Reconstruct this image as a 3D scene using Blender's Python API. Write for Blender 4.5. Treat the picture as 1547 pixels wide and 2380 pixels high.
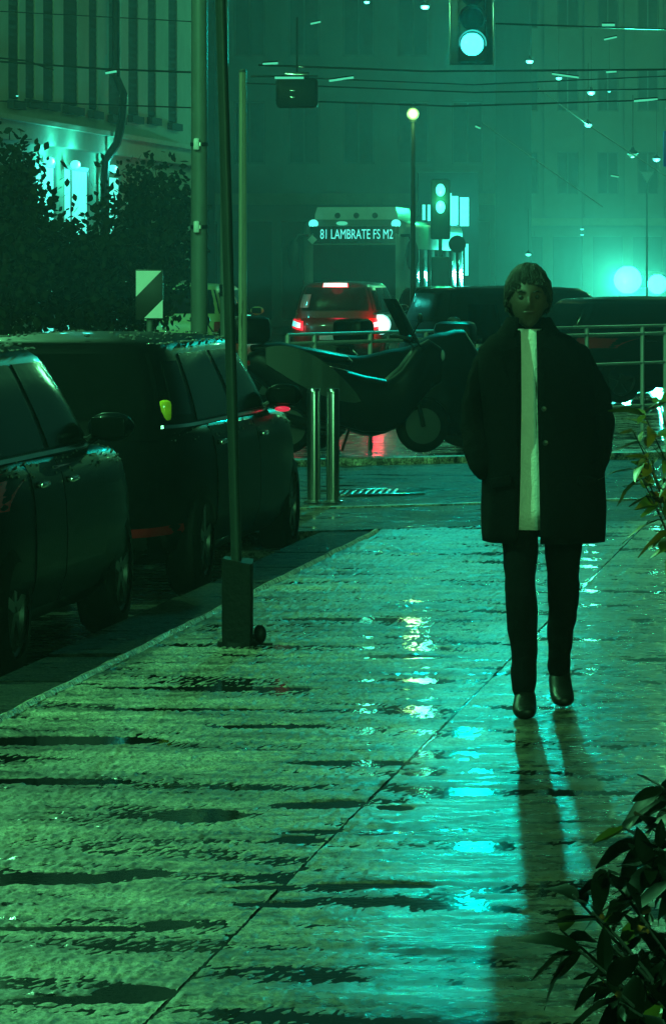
import bpy, bmesh, math, random
import numpy as np
from mathutils import Vector, Matrix, noise as mnoise
R = math.radians
PI = math.pi
random.seed(7)
for _o in list(bpy.data.objects):
    bpy.data.objects.remove(_o)
SC = bpy.context.scene
COL = SC.collection

# ------------------------------------------------------------------ camera
H = 1.72
FOC = 9000.0                     # focal length in units where the picture is 1547 wide
cam_data = bpy.data.cameras.new("camera")
cam_data.sensor_fit = 'HORIZONTAL'
cam_data.sensor_width = 24.0
cam_data.lens = 24.0 * FOC / 1547.0
cam_data.shift_y = -567.0 / 1547.0
cam_data.clip_start = 0.1
cam_data.clip_end = 2000
cam = bpy.data.objects.new("camera", cam_data)
COL.objects.link(cam)
cam.location = (0, 0, H)
cam.rotation_euler = (R(90), 0, 0)
SC.camera = cam

# ------------------------------------------------------------------ sky, exposure
SKY_STRENGTH = 0.022
world = bpy.data.worlds.new("World")
SC.world = world
world.use_nodes = True
wn = world.node_tree
wn.nodes.clear()
w_out = wn.nodes.new("ShaderNodeOutputWorld")
w_bg = wn.nodes.new("ShaderNodeBackground")
w_sky = wn.nodes.new("ShaderNodeTexSky")
w_sky.sky_type = 'NISHITA'
w_sky.sun_disc = False
w_sky.sun_elevation = R(1.0)
w_sky.sun_rotation = R(25)
w_sky.air_density = 1.0
w_sky.dust_density = 3.0
w_bw = wn.nodes.new("ShaderNodeRGBToBW")
w_tint = wn.nodes.new("ShaderNodeMix")
w_tint.data_type = 'RGBA'
w_tint.blend_type = 'MULTIPLY'
w_tint.inputs[0].default_value = 1.0
w_tint.inputs[7].default_value = (0.10, 0.90, 0.58, 1)
wn.links.new(w_sky.outputs[0], w_bw.inputs[0])
wn.links.new(w_bw.outputs[0], w_tint.inputs[6])
wn.links.new(w_tint.outputs[2], w_bg.inputs[0])
w_bg.inputs[1].default_value = SKY_STRENGTH
wn.links.new(w_bg.outputs[0], w_out.inputs[0])

SC.view_settings.view_transform = 'Standard'
SC.view_settings.look = 'None'
SC.view_settings.exposure = -0.2
SC.view_settings.gamma = 1.0
SC.view_settings.use_curve_mapping = False
SC.render.engine = 'CYCLES'
SC.cycles.use_denoising = True
SC.cycles.max_bounces = 6
SC.cycles.diffuse_bounces = 2
SC.cycles.glossy_bounces = 3
SC.cycles.volume_bounces = 1
SC.cycles.sample_clamp_indirect = 4.0
SC.cycles.sample_clamp_direct = 0.0
SC.cycles.caustics_reflective = False
SC.cycles.caustics_refractive = False

# ------------------------------------------------------------------ tuning
LAMP_COL = (0.165, 1.0, 0.35)     # street lamps
CYAN = (0.02, 1.0, 0.92)
STREET_POWER = 5200
HAZE_DENSITY = 0.0008
DIRX = 0.147                     # the kerb and the street run along (DIRX, 1)
DL = math.hypot(DIRX, 1)
D = Vector((DIRX / DL, 1 / DL, 0))
NRM = Vector((1 / DL, -DIRX / DL, 0))      # to the right of the street
STREET_ROT = math.atan2(D.y, D.x)


def W(px, py, z):
    """photo point (1547 wide) at depth z -> world"""
    return Vector(((px - 773.5) / FOC * z, z, H - (py - 623) / FOC * z))


def G(px, py, gz=0.0):
    z = FOC * (H - gz) / (py - 623)
    return Vector(((px - 773.5) / FOC * z, z, gz))


# ------------------------------------------------------------------ materials
MATS = {}


def mat(name, base=(0.5, 0.5, 0.5), rough=0.5, metal=0.0, spec=0.5, emit=None, estr=0.0, var=0.25, vscale=6.0,
        bump=0.0, bscale=40.0, coat=0.0, trans=0.0, stretch=None, rvar=0.0, ior=1.5):
    if name in MATS:
        return MATS[name]
    m = bpy.data.materials.new(name)
    m.use_nodes = True
    nt = m.node_tree
    n = nt.nodes
    b = n["Principled BSDF"]
    b.inputs["Roughness"].default_value = rough
    b.inputs["Metallic"].default_value = metal
    b.inputs["IOR"].default_value = ior
    b.inputs["Specular IOR Level"].default_value = spec
    b.inputs["Coat Weight"].default_value = coat
    b.inputs["Coat Roughness"].default_value = 0.04
    b.inputs["Transmission Weight"].default_value = trans
    tc = n.new("ShaderNodeTexCoord")
    src = tc.outputs["Object"]
    if stretch:
        mp = n.new("ShaderNodeMapping")
        mp.inputs["Scale"].default_value = stretch
        nt.links.new(src, mp.inputs[0])
        src = mp.outputs[0]
    nz = n.new("ShaderNodeTexNoise")
    nz.inputs["Scale"].default_value = vscale
    nz.inputs["Detail"].default_value = 6
    nz.inputs["Roughness"].default_value = 0.65
    nt.links.new(src, nz.inputs["Vector"])
    mx = n.new("ShaderNodeMix")
    mx.data_type = 'RGBA'
    lo = [max(0, c * (1 - var)) for c in base]
    hi = [min(1, c * (1 + var)) for c in base]
    mx.inputs[6].default_value = (*lo, 1)
    mx.inputs[7].default_value = (*hi, 1)
    nt.links.new(nz.outputs["Fac"], mx.inputs[0])
    nt.links.new(mx.outputs[2], b.inputs["Base Color"])
    if rvar:
        mr = n.new("ShaderNodeMapRange")
        mr.inputs[3].default_value = max(0.02, rough - rvar)
        mr.inputs[4].default_value = min(1, rough + rvar)
        nt.links.new(nz.outputs["Fac"], mr.inputs[0])
        nt.links.new(mr.outputs[0], b.inputs["Roughness"])
    if bump:
        nb = n.new("ShaderNodeTexNoise")
        nb.inputs["Scale"].default_value = bscale
        nb.inputs["Detail"].default_value = 4
        nt.links.new(src, nb.inputs["Vector"])
        bp = n.new("ShaderNodeBump")
        bp.inputs["Strength"].default_value = bump
        bp.inputs["Distance"].default_value = 0.01
        nt.links.new(nb.outputs["Fac"], bp.inputs["Height"])
        nt.links.new(bp.outputs[0], b.inputs["Normal"])
    if emit:
        b.inputs["Emission Color"].default_value = (*emit, 1)
        b.inputs["Emission Strength"].default_value = estr
        m.cycles.emission_sampling = 'NONE'
    MATS[name] = m
    return m


def wet_asphalt(name, tone=1.0, wet=0.5, grain=90.0, bump=0.55, stretch=(0.85, 2.3, 1), rough=0.33, scale=1.5, spec=0.5, bdist=0.03, edge_shade=None):
    """sandy asphalt with damp and flooded hollows"""
    m = bpy.data.materials.new(name)
    m.use_nodes = True
    nt = m.node_tree
    n = nt.nodes
    L = nt.links.new
    b = n["Principled BSDF"]
    b.inputs["Specular IOR Level"].default_value = spec
    tc = n.new("ShaderNodeTexCoord")
    obj = tc.outputs["Object"]

    def noise(scale, detail=5, rg=0.6, vec=None, lac=2.0):
        t = n.new("ShaderNodeTexNoise")
        t.inputs["Scale"].default_value = scale
        t.inputs["Detail"].default_value = detail
        t.inputs["Roughness"].default_value = rg
        L(vec or obj, t.inputs["Vector"])
        return t.outputs["Fac"]

    def ramp(fac, p0, p1, c0, c1):
        r = n.new("ShaderNodeValToRGB")
        r.color_ramp.elements[0].position = p0
        r.color_ramp.elements[1].position = p1
        r.color_ramp.elements[0].color = (*c0, 1)
        r.color_ramp.elements[1].color = (*c1, 1)
        L(fac, r.inputs[0])
        return r.outputs[0]

    def mix(f, a, c, mode='MIX'):
        x = n.new("ShaderNodeMix")
        x.data_type = 'RGBA'
        x.blend_type = mode
        if isinstance(f, (int, float)):
            x.inputs[0].default_value = f
        else:
            L(f, x.inputs[0])
        L(a, x.inputs[6])
        if isinstance(c, tuple):
            x.inputs[7].default_value = (*c, 1)
        else:
            L(c, x.inputs[7])
        return x.outputs[2]

    def math_(op, a, c, clamp=False):
        x = n.new("ShaderNodeMath")
        x.operation = op
        x.use_clamp = clamp
        for i, v in enumerate((a, c)):
            if isinstance(v, (int, float)):
                x.inputs[i].default_value = v
            else:
                L(v, x.inputs[i])
        return x.outputs[0]

    mp = n.new("ShaderNodeMapping")
    mp.inputs["Scale"].default_value = stretch
    mp.inputs["Rotation"].default_value = (0, 0, 0.10)
    L(obj, mp.inputs[0])
    hollow = noise(scale, 12, 0.72, mp.outputs[0])
    hollow2 = noise(scale * 4.3, 8, 0.72, mp.outputs[0])
    big = noise(0.45, 4, 0.6)
    low = math_('ADD', math_('MULTIPLY', hollow, 0.58), math_('MULTIPLY', hollow2, 0.42))
    pud = n.new("ShaderNodeMapRange")
    pud.inputs[1].default_value = 0.476 + 0.10 * (wet - 0.5)
    pud.inputs[2].default_value = 0.452 + 0.10 * (wet - 0.5)
    pud.inputs[3].default_value = 0.0
    pud.inputs[4].default_value = 1.0
    L(low, pud.inputs[0])
    puddle = pud.outputs[0]
    mg = n.new("ShaderNodeMapping")
    mg.inputs["Scale"].default_value = (1.0, 0.45, 1.0)
    L(obj, mg.inputs[0])
    gv = mg.outputs[0]
    g1 = noise(grain, 5, 0.8, gv)
    g2 = noise(grain * 3.3, 3, 0.7, gv)
    g3 = noise(grain * 0.25, 6, 0.75, gv)
    vor = n.new("ShaderNodeTexVoronoi")
    vor.inputs["Scale"].default_value = grain * 0.9
    L(gv, vor.inputs["Vector"])
    grains = math_('ADD', math_('MULTIPLY', g1, 0.5), math_('ADD', math_('MULTIPLY', g2, 0.28), math_('MULTIPLY', g3, 0.22)))
    col = ramp(grains, 0.43, 0.58, tuple(c * tone for c in (0.030, 0.030, 0.026)), tuple(c * tone for c in (0.42, 0.41, 0.31)))
    patch = ramp(big, 0.3, 0.72, (0.55, 0.55, 0.55), (1.2, 1.2, 1.1))
    col = mix(1.0, col, patch, 'MULTIPLY')
    damp = ramp(low, 0.45, 0.56, (0.20, 0.20, 0.22), (1, 1, 1))
    col = mix(1.0, col, damp, 'MULTIPLY')
    col = mix(puddle, col, (0.010 * tone, 0.010 * tone, 0.010 * tone))
    if edge_shade:
        # painted shade: darkens and browns the pavement colour towards the shrub side
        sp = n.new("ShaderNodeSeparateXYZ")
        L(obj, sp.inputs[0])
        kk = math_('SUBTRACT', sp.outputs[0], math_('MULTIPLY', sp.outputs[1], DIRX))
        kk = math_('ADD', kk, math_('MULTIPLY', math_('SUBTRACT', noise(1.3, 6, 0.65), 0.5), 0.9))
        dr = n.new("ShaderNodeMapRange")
        dr.inputs[1].default_value = edge_shade[0]
        dr.inputs[2].default_value = edge_shade[1]
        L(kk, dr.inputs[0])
        shaded = mix(1.0, col, (0.17, 0.125, 0.075), 'MULTIPLY')
        col = mix(dr.outputs[0], col, shaded)
    L(col, b.inputs["Base Color"])
    rr = n.new("ShaderNodeMapRange")
    rr.inputs[1].default_value = 0.3
    rr.inputs[2].default_value = 0.7
    rr.inputs[3].default_value = rough - 0.12
    rr.inputs[4].default_value = rough + 0.16
    L(hollow2, rr.inputs[0])
    rgh = n.new("ShaderNodeMix")
    L(puddle, rgh.inputs[0])
    if edge_shade:
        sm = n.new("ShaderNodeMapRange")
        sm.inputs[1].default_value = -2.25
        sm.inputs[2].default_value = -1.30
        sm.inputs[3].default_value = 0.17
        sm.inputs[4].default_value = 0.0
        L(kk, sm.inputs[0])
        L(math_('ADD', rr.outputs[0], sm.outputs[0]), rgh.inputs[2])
    else:
        L(rr.outputs[0], rgh.inputs[2])
    rgh.inputs[3].default_value = 0.10
    L(rgh.outputs[0], b.inputs["Roughness"])
    hgt = math_('ADD', math_('MULTIPLY', g1, 0.7), math_('MULTIPLY', vor.outputs["Distance"], 0.5))
    hgt = math_('ADD', hgt, math_('MULTIPLY', g3, 1.6))
    hgt = math_('ADD', hgt, math_('MULTIPLY', hollow2, 1.2))
    inv = math_('SUBTRACT', 1.0, math_('MULTIPLY', puddle, 0.97))
    st = math_('MULTIPLY', inv, bump)
    bp = n.new("ShaderNodeBump")
    bp.inputs["Distance"].default_value = bdist
    L(st, bp.inputs["Strength"])
    L(hgt, bp.inputs["Height"])
    L(bp.outputs[0], b.inputs["Normal"])
    return m


M_PAVE = wet_asphalt("sidewalk_asphalt", 1.45, 0.0, 70, 0.4, rough=0.46, spec=0.45, bdist=.01)
M_PAVE2 = wet_asphalt("sidewalk_asphalt_smooth", 1.25, 0.0, 70, 0.12, rough=0.27, spec=0.42, bdist=.01, edge_shade=(-1.65, -1.15))
M_CROSS = wet_asphalt("crossing_pavement", 0.5, 0.52, 40, 0.5, rough=0.6, spec=0.25)
M_ROAD = wet_asphalt("road_asphalt", 0.2, 0.75, 60, 0.35, rough=0.25)
M_KERB = wet_asphalt("kerb_granite", 0.22, 0.35, 60, 1.0, rough=0.62, scale=3.0, spec=0.12)
M_KERBL = wet_asphalt("pale_kerb", 2.2, 0.1, 60, 0.4, rough=0.3, scale=3.0)
M_WATER = mat("puddle_water", (0.006, 0.007, 0.007), 0.06, spec=0.5, var=0.4, vscale=5, bump=0.05, bscale=30, ior=1.33)
M_BLACK = mat("black_plastic", (0.012, 0.013, 0.013), 0.42, var=0.4, vscale=20, bump=0.1, bscale=120)
M_GLASS_FAR = mat("far_window_glass", (0.05, 0.055, 0.055), 0.8, spec=0.03, var=0.5)
M_GLASS = mat("dark_wet_glass", (0.004, 0.005, 0.005), 0.10, spec=0.16, var=0.5, vscale=9, bump=0.06, bscale=45, ior=1.2)
M_PAINT_BLACK = mat("black_car_paint", (0.003, 0.0035, 0.004), 0.38, spec=0.10, coat=0.06, ior=1.2, var=0.3, bump=0.10, bscale=70)
M_PAINT_BLUE = mat("midnight_car_paint", (0.003, 0.005, 0.007), 0.36, spec=0.12, coat=0.08, ior=1.2, var=0.3, bump=0.10, bscale=70)
M_PAINT_RED = mat("red_car_paint", (0.045, 0.001, 0.005), 0.28, spec=0.3, coat=0.3, var=0.3, bump=0.08, bscale=60)
M_PAINT_PALE = mat("pale_yellow_paint", (0.55, 0.50, 0.16), 0.35, coat=0.4, var=0.2)
M_PAINT_GREY = mat("silver_paint", (0.45, 0.45, 0.45), 0.3, metal=0.4, coat=0.4, var=0.2)
M_SCOOT = mat("scooter_black", (0.004, 0.004, 0.005), 0.35, spec=0.10, var=0.4, bump=0.1, bscale=70)
M_TYRE = mat("tyre_rubber", (0.006, 0.006, 0.006), 0.8, spec=0.1, var=0.4, vscale=30, bump=0.3, bscale=90)
M_RIM = mat("alloy", (0.12, 0.12, 0.12), 0.35, metal=0.9, var=0.2)
M_GALV = mat("galvanized", (0.60, 0.62, 0.60), 0.35, metal=0.35, var=0.2, vscale=12, rvar=0.1)
M_CHROME = mat("chrome", (0.7, 0.7, 0.7), 0.14, metal=1.0, var=0.15, rvar=0.06)
M_STEEL = mat("brushed_steel", (0.55, 0.57, 0.55), 0.22, metal=1.0, var=0.2, vscale=20, stretch=(8, 8, 0.4), rvar=0.1)
M_POLE = mat("grey_pole_paint", (0.11, 0.13, 0.12), 0.42, spec=0.35, var=0.35, vscale=14, stretch=(1, 1, 0.35), bump=0.1, bscale=60)
M_POLE_DARK = mat("dark_pole_paint", (0.022, 0.03, 0.027), 0.4, spec=0.35, var=0.4, vscale=14, stretch=(1, 1, 0.35), bump=0.1, bscale=60)
M_POLE_PALE = mat("pale_pole_paint", (0.50, 0.47, 0.34), 0.45, var=0.25, vscale=14, stretch=(1, 1, 0.35))
M_IRON = mat("dark_iron", (0.006, 0.007, 0.0065), 0.5, spec=0.2, var=0.5, vscale=16, bump=0.35, bscale=45, rvar=0.12)
M_WHITE = mat("white_reflective", (0.80, 0.80, 0.78), 0.4, var=0.08, vscale=20)
M_PLATE = mat("plate_white", (0.75, 0.75, 0.75), 0.4, var=0.35, vscale=40)
M_BEAD = mat("rain_glint_bead", (0.16, 0.16, 0.16), 0.08, spec=0.9, var=0.2)  # drops paled so they read as bright glints on the cars
M_LENS_RED = mat("red_lens", (0.45, 0.01, 0.015), 0.12, coat=0.6, var=0.2)
M_LENS_AMBER = mat("amber_lens", (0.80, 0.62, 0.03), 0.15, coat=0.6, var=0.35, vscale=30)
M_LENS_CLEAR = mat("clear_lens", (0.25, 0.27, 0.27), 0.08, coat=0.6, var=0.3)
M_RED_GLOW = mat("lit_red_lens", (0.4, 0.0, 0.01), 0.2, emit=(1.0, 0.02, 0.06), estr=0.9)
M_RED_DIM = mat("lit_red_marker", (0.4, 0.0, 0.01), 0.2, emit=(1.0, 0.04, 0.10), estr=0.8)
M_BRAKE = mat("brake_bulb_and_glare", (0.3, 0.3, 0.3), 0.2, emit=(0.16, 1.0, 0.88), estr=1.3)
M_LAMP = mat("lamp_bulb", (0.3, 0.3, 0.3), 0.2, emit=(0.10, 1.0, 0.80), estr=1.5)
M_LAMP_SOFT = mat("lamp_bulb_soft", (0.3, 0.3, 0.3), 0.2, emit=(0.10, 1.0, 0.55), estr=0.7)
M_GLOBE = mat("globe_glass", (0.3, 0.3, 0.2), 0.25, emit=(0.27, 0.75, 0.20), estr=0.75)
M_GREEN_LENS = mat("green_signal_lens", (0.1, 0.3, 0.3), 0.2, emit=(0.055, 1.0, 0.86), estr=4.0)
M_DARK_LENS = mat("unlit_lens", (0.01, 0.011, 0.011), 0.9, spec=0.1)
M_HEAD = mat("headlamp_and_glare", (0.3, 0.3, 0.3), 0.2, emit=(0.045, 1.0, 0.86), estr=5.0)
M_SHOP = mat("lit_shop_interior", (0.4, 0.4, 0.4), 0.6, emit=(0.10, 1.0, 0.78), estr=1.3, var=0.5)
M_SHOP_DIM = mat("dim_lit_window", (0.4, 0.4, 0.4), 0.6, emit=(0.08, 1.0, 0.60), estr=0.32, var=0.5)
M_DISPLAY = mat("led_text", (0.1, 0.1, 0.1), 0.5, emit=(0.14, 1.0, 0.85), estr=1.15)
M_STUCCO = mat("pale_stucco", (0.27, 0.27, 0.20), 0.85, var=0.35, vscale=1.2, bump=0.3, bscale=8)
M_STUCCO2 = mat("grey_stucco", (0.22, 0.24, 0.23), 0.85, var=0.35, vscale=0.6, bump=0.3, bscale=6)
M_FLANK = mat("shaded_stucco", (0.035, 0.037, 0.035), 0.95, spec=0.0, var=0.4, vscale=0.6)  # stucco with shade put into its colour to keep side walls dim
M_STONE = mat("cornice_stone", (0.33, 0.33, 0.25), 0.8, var=0.3, vscale=3, bump=0.3, bscale=20)
M_SHUTTER = mat("dark_shutter", (0.03, 0.034, 0.032), 0.9, spec=0.02, var=0.4, vscale=8)
M_FRAME = mat("window_frame", (0.12, 0.13, 0.12), 0.5, var=0.3)
M_BARK = mat("bark", (0.04, 0.035, 0.03), 0.85, var=0.5, vscale=20, bump=0.7, bscale=40)
M_LEAF = mat("tree_leaf", (0.014, 0.021, 0.009), 0.6, var=0.55, vscale=3, spec=0.12)
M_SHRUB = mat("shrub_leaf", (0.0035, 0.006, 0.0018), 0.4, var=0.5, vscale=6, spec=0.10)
M_SHRUB_LIT = mat("backlit_shrub_leaf", (0.11, 0.11, 0.012), 0.36, var=0.45, vscale=14, spec=0.4)  # shrub leaf with the warm backlight put into its colour
M_BUS = mat("bus_white", (0.20, 0.22, 0.21), 0.35, coat=0.3, var=0.25, vscale=2)
M_BUS_DARK = mat("bus_black_panel", (0.012, 0.016, 0.016), 0.25, var=0.3)
M_SEAT = mat("seat_vinyl", (0.012, 0.012, 0.012), 0.4, var=0.3, bump=0.2, bscale=80)
M_FAIRING = mat("grey_fairing", (0.05, 0.055, 0.05), 0.32, coat=0.5, var=0.2)
M_BLUE_SIGN = mat("blue_sign", (0.02, 0.10, 0.45), 0.45, var=0.15)
M_CABLE = mat("cable_rubber", (0.012, 0.014, 0.014), 0.5, var=0.3)
M_COAT = mat("black_wool", (0.0035, 0.0035, 0.004), 0.9, spec=0.05, var=0.4, vscale=40, bump=0.4, bscale=160)
M_TROUSER = mat("black_denim", (0.005, 0.005, 0.006), 0.9, spec=0.05, var=0.4, vscale=40, bump=0.4, bscale=160)
M_SHIRT = mat("pale_knit", (0.80, 0.78, 0.74), 0.8, spec=0.15, var=0.2, vscale=25, bump=0.5, bscale=90)
M_SKIN = mat("skin", (0.085, 0.055, 0.042), 0.55, var=0.15, vscale=20)
M_HAIR = mat("dark_hair", (0.012, 0.010, 0.009), 0.5, var=0.5, vscale=60, stretch=(6, 6, 1), bump=0.6, bscale=90)
M_SHOE = mat("dark_leather", (0.007, 0.006, 0.005), 0.4, spec=0.25, var=0.3, bump=0.2, bscale=60)


# ------------------------------------------------------------------ mesh helpers
class MB:
    def __init__(self):
        self.v = []
        self.f = []

    def add(self, vs, fs):
        o = len(self.v)
        self.v += [Vector(p) for p in vs]
        self.f += [[i + o for i in f] for f in fs]
        return self

    def box(self, c, s, rz=0.0, bev=0.0, rot=None):
        bm = bmesh.new()
        bmesh.ops.create_cube(bm, size=1.0)
        bmesh.ops.scale(bm, vec=s, verts=bm.verts)
        if bev:
            bmesh.ops.bevel(bm, geom=list(bm.edges), offset=bev, segments=2, profile=0.5, affect='EDGES', clamp_overlap=True)
        mt = Matrix.Translation(c) @ (rot if rot is not None else Matrix.Rotation(rz, 4, 'Z'))
        bm.verts.index_update()
        self.add([mt @ v.co for v in bm.verts], [[v.index for v in f.verts] for f in bm.faces])
        bm.free()
        return self

    def rings(self, rs, cap=True, closed=True):
        n = len(rs[0])
        o = len(self.v)
        for r in rs:
            self.v += [Vector(p) for p in r]
        for i in range(len(rs) - 1):
            for j in range(n if closed else n - 1):
                k = (j + 1) % n
                self.f.append([o + i * n + j, o + i * n + k, o + (i + 1) * n + k, o + (i + 1) * n + j])
        if cap and closed:
            self.f.append([o + j for j in range(n)][::-1])
            self.f.append([o + (len(rs) - 1) * n + j for j in range(n)])
        return self

    def tube(self, pts, r, n=8, cap=True):
        pts = [Vector(p) for p in pts]
        rad = r if isinstance(r, (list, tuple)) else [r] * len(pts)
        rs = []
        up = None
        for i, p in enumerate(pts):
            d = (pts[min(i + 1, len(pts) - 1)] - pts[max(i - 1, 0)]).normalized()
            if up is None:
                up = Vector((0, 0, 1)) if abs(d.z) < 0.9 else Vector((1, 0, 0))
            a = d.cross(up).normalized()
            b = a.cross(d).normalized()
            up = b
            rs.append([p + (a * math.cos(t) + b * math.sin(t)) * rad[i] for t in (2 * PI * k / n for k in range(n))])
        return self.rings(rs, cap)

    def lathe(self, c, axis, prof, n=24, cap=True):
        """prof: list of (distance along axis, radius)"""
        axis = Vector(axis).normalized()
        up = Vector((0, 0, 1)) if abs(axis.z) < 0.9 else Vector((1, 0, 0))
        a = axis.cross(up).normalized()
        b = a.cross(axis)
        c = Vector(c)
        return self.rings([[c + axis * d + (a * math.cos(2 * PI * k / n) + b * math.sin(2 * PI * k / n)) * r for k in range(n)] for d, r in prof], cap)

    def ball(self, c, r, n=14, m=9):
        c = Vector(c)
        rr = r if isinstance(r, (list, tuple)) else (r, r, r)
        rs = []
        for i in range(1, m):
            a = PI * i / m
            rs.append([c + Vector((rr[0] * math.sin(a) * math.cos(2 * PI * k / n), rr[1] * math.sin(a) * math.sin(2 * PI * k / n), -rr[2] * math.cos(a))) for k in range(n)])
        return self.rings(rs)

    def grid(self, fn, nu, nv, thick=None):
        """sheet fn(i/nu, j/nv); thick: vector pushed behind to give a rim"""
        o = len(self.v)
        for i in range(nu + 1):
            for j in range(nv + 1):
                self.v.append(Vector(fn(i / nu, j / nv)))
        idx = lambda i, j: o + i * (nv + 1) + j
        for i in range(nu):
            for j in range(nv):
                self.f.append([idx(i, j), idx(i + 1, j), idx(i + 1, j + 1), idx(i, j + 1)])
        if thick is not None:
            loop = [idx(i, 0) for i in range(nu + 1)] + [idx(nu, j) for j in range(1, nv + 1)] + \
                   [idx(i, nv) for i in range(nu - 1, -1, -1)] + [idx(0, j) for j in range(nv - 1, 0, -1)]
            o2 = len(self.v)
            self.v += [self.v[k] + Vector(thick) for k in loop]
            m = len(loop)
            for k in range(m):
                self.f.append([loop[k], loop[(k + 1) % m], o2 + (k + 1) % m, o2 + k])
        return self

    def prism(self, poly, h):
        """poly: list of 3D points; h: extrusion vector"""
        n = len(poly)
        o = len(self.v)
        self.v += [Vector(p) for p in poly] + [Vector(p) + Vector(h) for p in poly]
        self.f.append([o + i for i in range(n)][::-1])
        self.f.append([o + n + i for i in range(n)])
        for i in range(n):
            j = (i + 1) % n
            self.f.append([o + i, o + j, o + n + j, o + n + i])
        return self

    def mesh(self, name, m, smooth=True):
        me = bpy.data.meshes.new(name)
        me.from_pydata([tuple(v) for v in self.v], [], self.f)
        bm = bmesh.new()
        bm.from_mesh(me)
        bmesh.ops.recalc_face_normals(bm, faces=bm.faces)
        bm.to_mesh(me)
        bm.free()
        if m:
            me.materials.append(m)
        if smooth:
            for p in me.polygons:
                p.use_smooth = True
            try:
                me.set_sharp_from_angle(angle=R(38))
            except Exception:
                pass
        me.update()
        return me

    def build(self, name, m, parent=None, smooth=True):
        return link(name, self.mesh(name, m, smooth), parent)


def link(name, me, parent=None):
    o = bpy.data.objects.new(name, me)
    COL.objects.link(o)
    if parent:
        o.parent = parent
    return o


def tag(o, label, cat, group=None):
    o["label"] = label
    o["category"] = cat
    if group:
        o["group"] = group
    return o


def thing(name, label, cat, loc=(0, 0, 0), rz=0.0, group=None):
    o = bpy.data.objects.new(name, None)
    COL.objects.link(o)
    o.location = loc
    o.rotation_euler = (0, 0, rz)
    o.empty_display_size = 0.2
    return tag(o, label, cat, group)


def struct(o):
    o["kind"] = "structure"
    return o


def stuff(o):
    o["kind"] = "stuff"
    return o


def lamp(name, loc, power, col=LAMP_COL, radius=0.1, parent=None, kind='POINT', target=None, angle=120):
    l = bpy.data.lights.new(name, kind)
    l.energy = power
    l.color = col
    l.shadow_soft_size = radius
    if kind == 'SPOT':
        l.spot_size = R(angle)
        l.spot_blend = 0.6
    o = bpy.data.objects.new(name, l)
    COL.objects.link(o)
    o.location = loc
    if target is not None:
        o.rotation_euler = (Vector(target) - Vector(loc)).to_track_quat('-Z', 'Y').to_euler()
    if parent:
        o.parent = parent
    return o


def eval_mesh(o, name):
    dg = bpy.context.evaluated_depsgraph_get()
    dg.update()
    me = bpy.data.meshes.new_from_object(o.evaluated_get(dg), depsgraph=dg)
    me.name = name
    return me


def kill(o):
    bpy.data.objects.remove(o, do_unlink=True)


# ------------------------------------------------------------------ ground
def lerp(a, b, t):
    return a + (b - a) * t


def line_pt(xk, z):          # point on a street-parallel line that meets z=0 at xk
    return Vector((xk + DIRX * z, z, 0))


KIN = -3.425                 # inner edge of the kerb
KOUT = KIN - 0.375           # outer edge
SEAM = -1.72
E0 = Vector((0.344, 25.5, 0))          # far corner of the pavement
ED = Vector((0.91, 0.41, 0)).normalized()


def edge_at(off, x):         # the far edge line shifted away from the camera by off along the street
    p = E0 + D * off
    k = (x - p.x) / ED.x
    return p + ED * k


def far_on(xk, off=0.0):     # where the street line xk meets the far edge shifted by off
    p = E0 + D * off
    # p + ED*k = (xk + DIRX*z, z)
    k = (xk + DIRX * p.y - p.x) / (ED.x - DIRX * ED.y)
    q = p + ED * k
    return Vector((q.x, q.y, 0))


def sheet(name, pts, z, m, depth=None):
    mb = MB()
    P = [Vector((p[0], p[1], z)) for p in pts]
    if depth:
        mb.prism(P, (0, 0, -depth))
    else:
        mb.add(P, [list(range(len(P)))])
    return struct(mb.build(name, m, None, False))


sheet("road", [(-420, -110), (420, -110), (420, 400), (-420, 400)], -0.12, M_ROAD)
g = 0.005
nearz = -6.0
NEAR0 = 7.6                   # the relief of the asphalt is modelled from here to the far edge
KR = -0.36
sheet("sidewalk", [line_pt(KIN, nearz), line_pt(9, nearz), line_pt(9, NEAR0), line_pt(KIN, NEAR0)], 0.004, M_PAVE, 0.16)
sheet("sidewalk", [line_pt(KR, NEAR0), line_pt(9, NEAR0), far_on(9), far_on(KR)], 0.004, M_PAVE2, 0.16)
sheet("sidewalk_base", [line_pt(KIN, NEAR0), line_pt(KR, NEAR0), far_on(KR), far_on(KIN)], -0.03, M_PAVE, 0.12)
# flooded hollows: where, half width, half depth (metres)
HOLLOWS = []
for px, py, wx, wz in [(470, 1896, .115, .13), (735, 1873, .13, .07), (800, 1868, .06, .05), (315, 2312, .085, .10), (170, 2325, .12, .035), (130, 1722, .36, .13), (560, 1602, .30, .06),
                       (120, 1818, .24, .07), (120, 2045, .22, .09), (330, 2030, .08, .05), (395, 2150, .06, .05), (150, 2160, .25, .03), (730, 1935, .10, .03), (700, 1955, .08, .035),
                       (690, 1950, .05, .05), (600, 2065, .09, .04), (430, 1600, .38, .05), (430, 1650, .30, .04), (800, 1440, .30, .07), (1005, 1585, .06, .07), (620, 1690, .2, .05),
                       (830, 1775, .20, .06), (860, 2060, .16, .035), (640, 2105, .10, .04), (980, 1800, .06, .06), (920, 1880, .05, .05), (60, 1590, .3, .05), (950, 1530, .2, .05)]:
    c_ = G(px, py)
    HOLLOWS.append((c_.x, c_.y, wx, wz))


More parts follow.
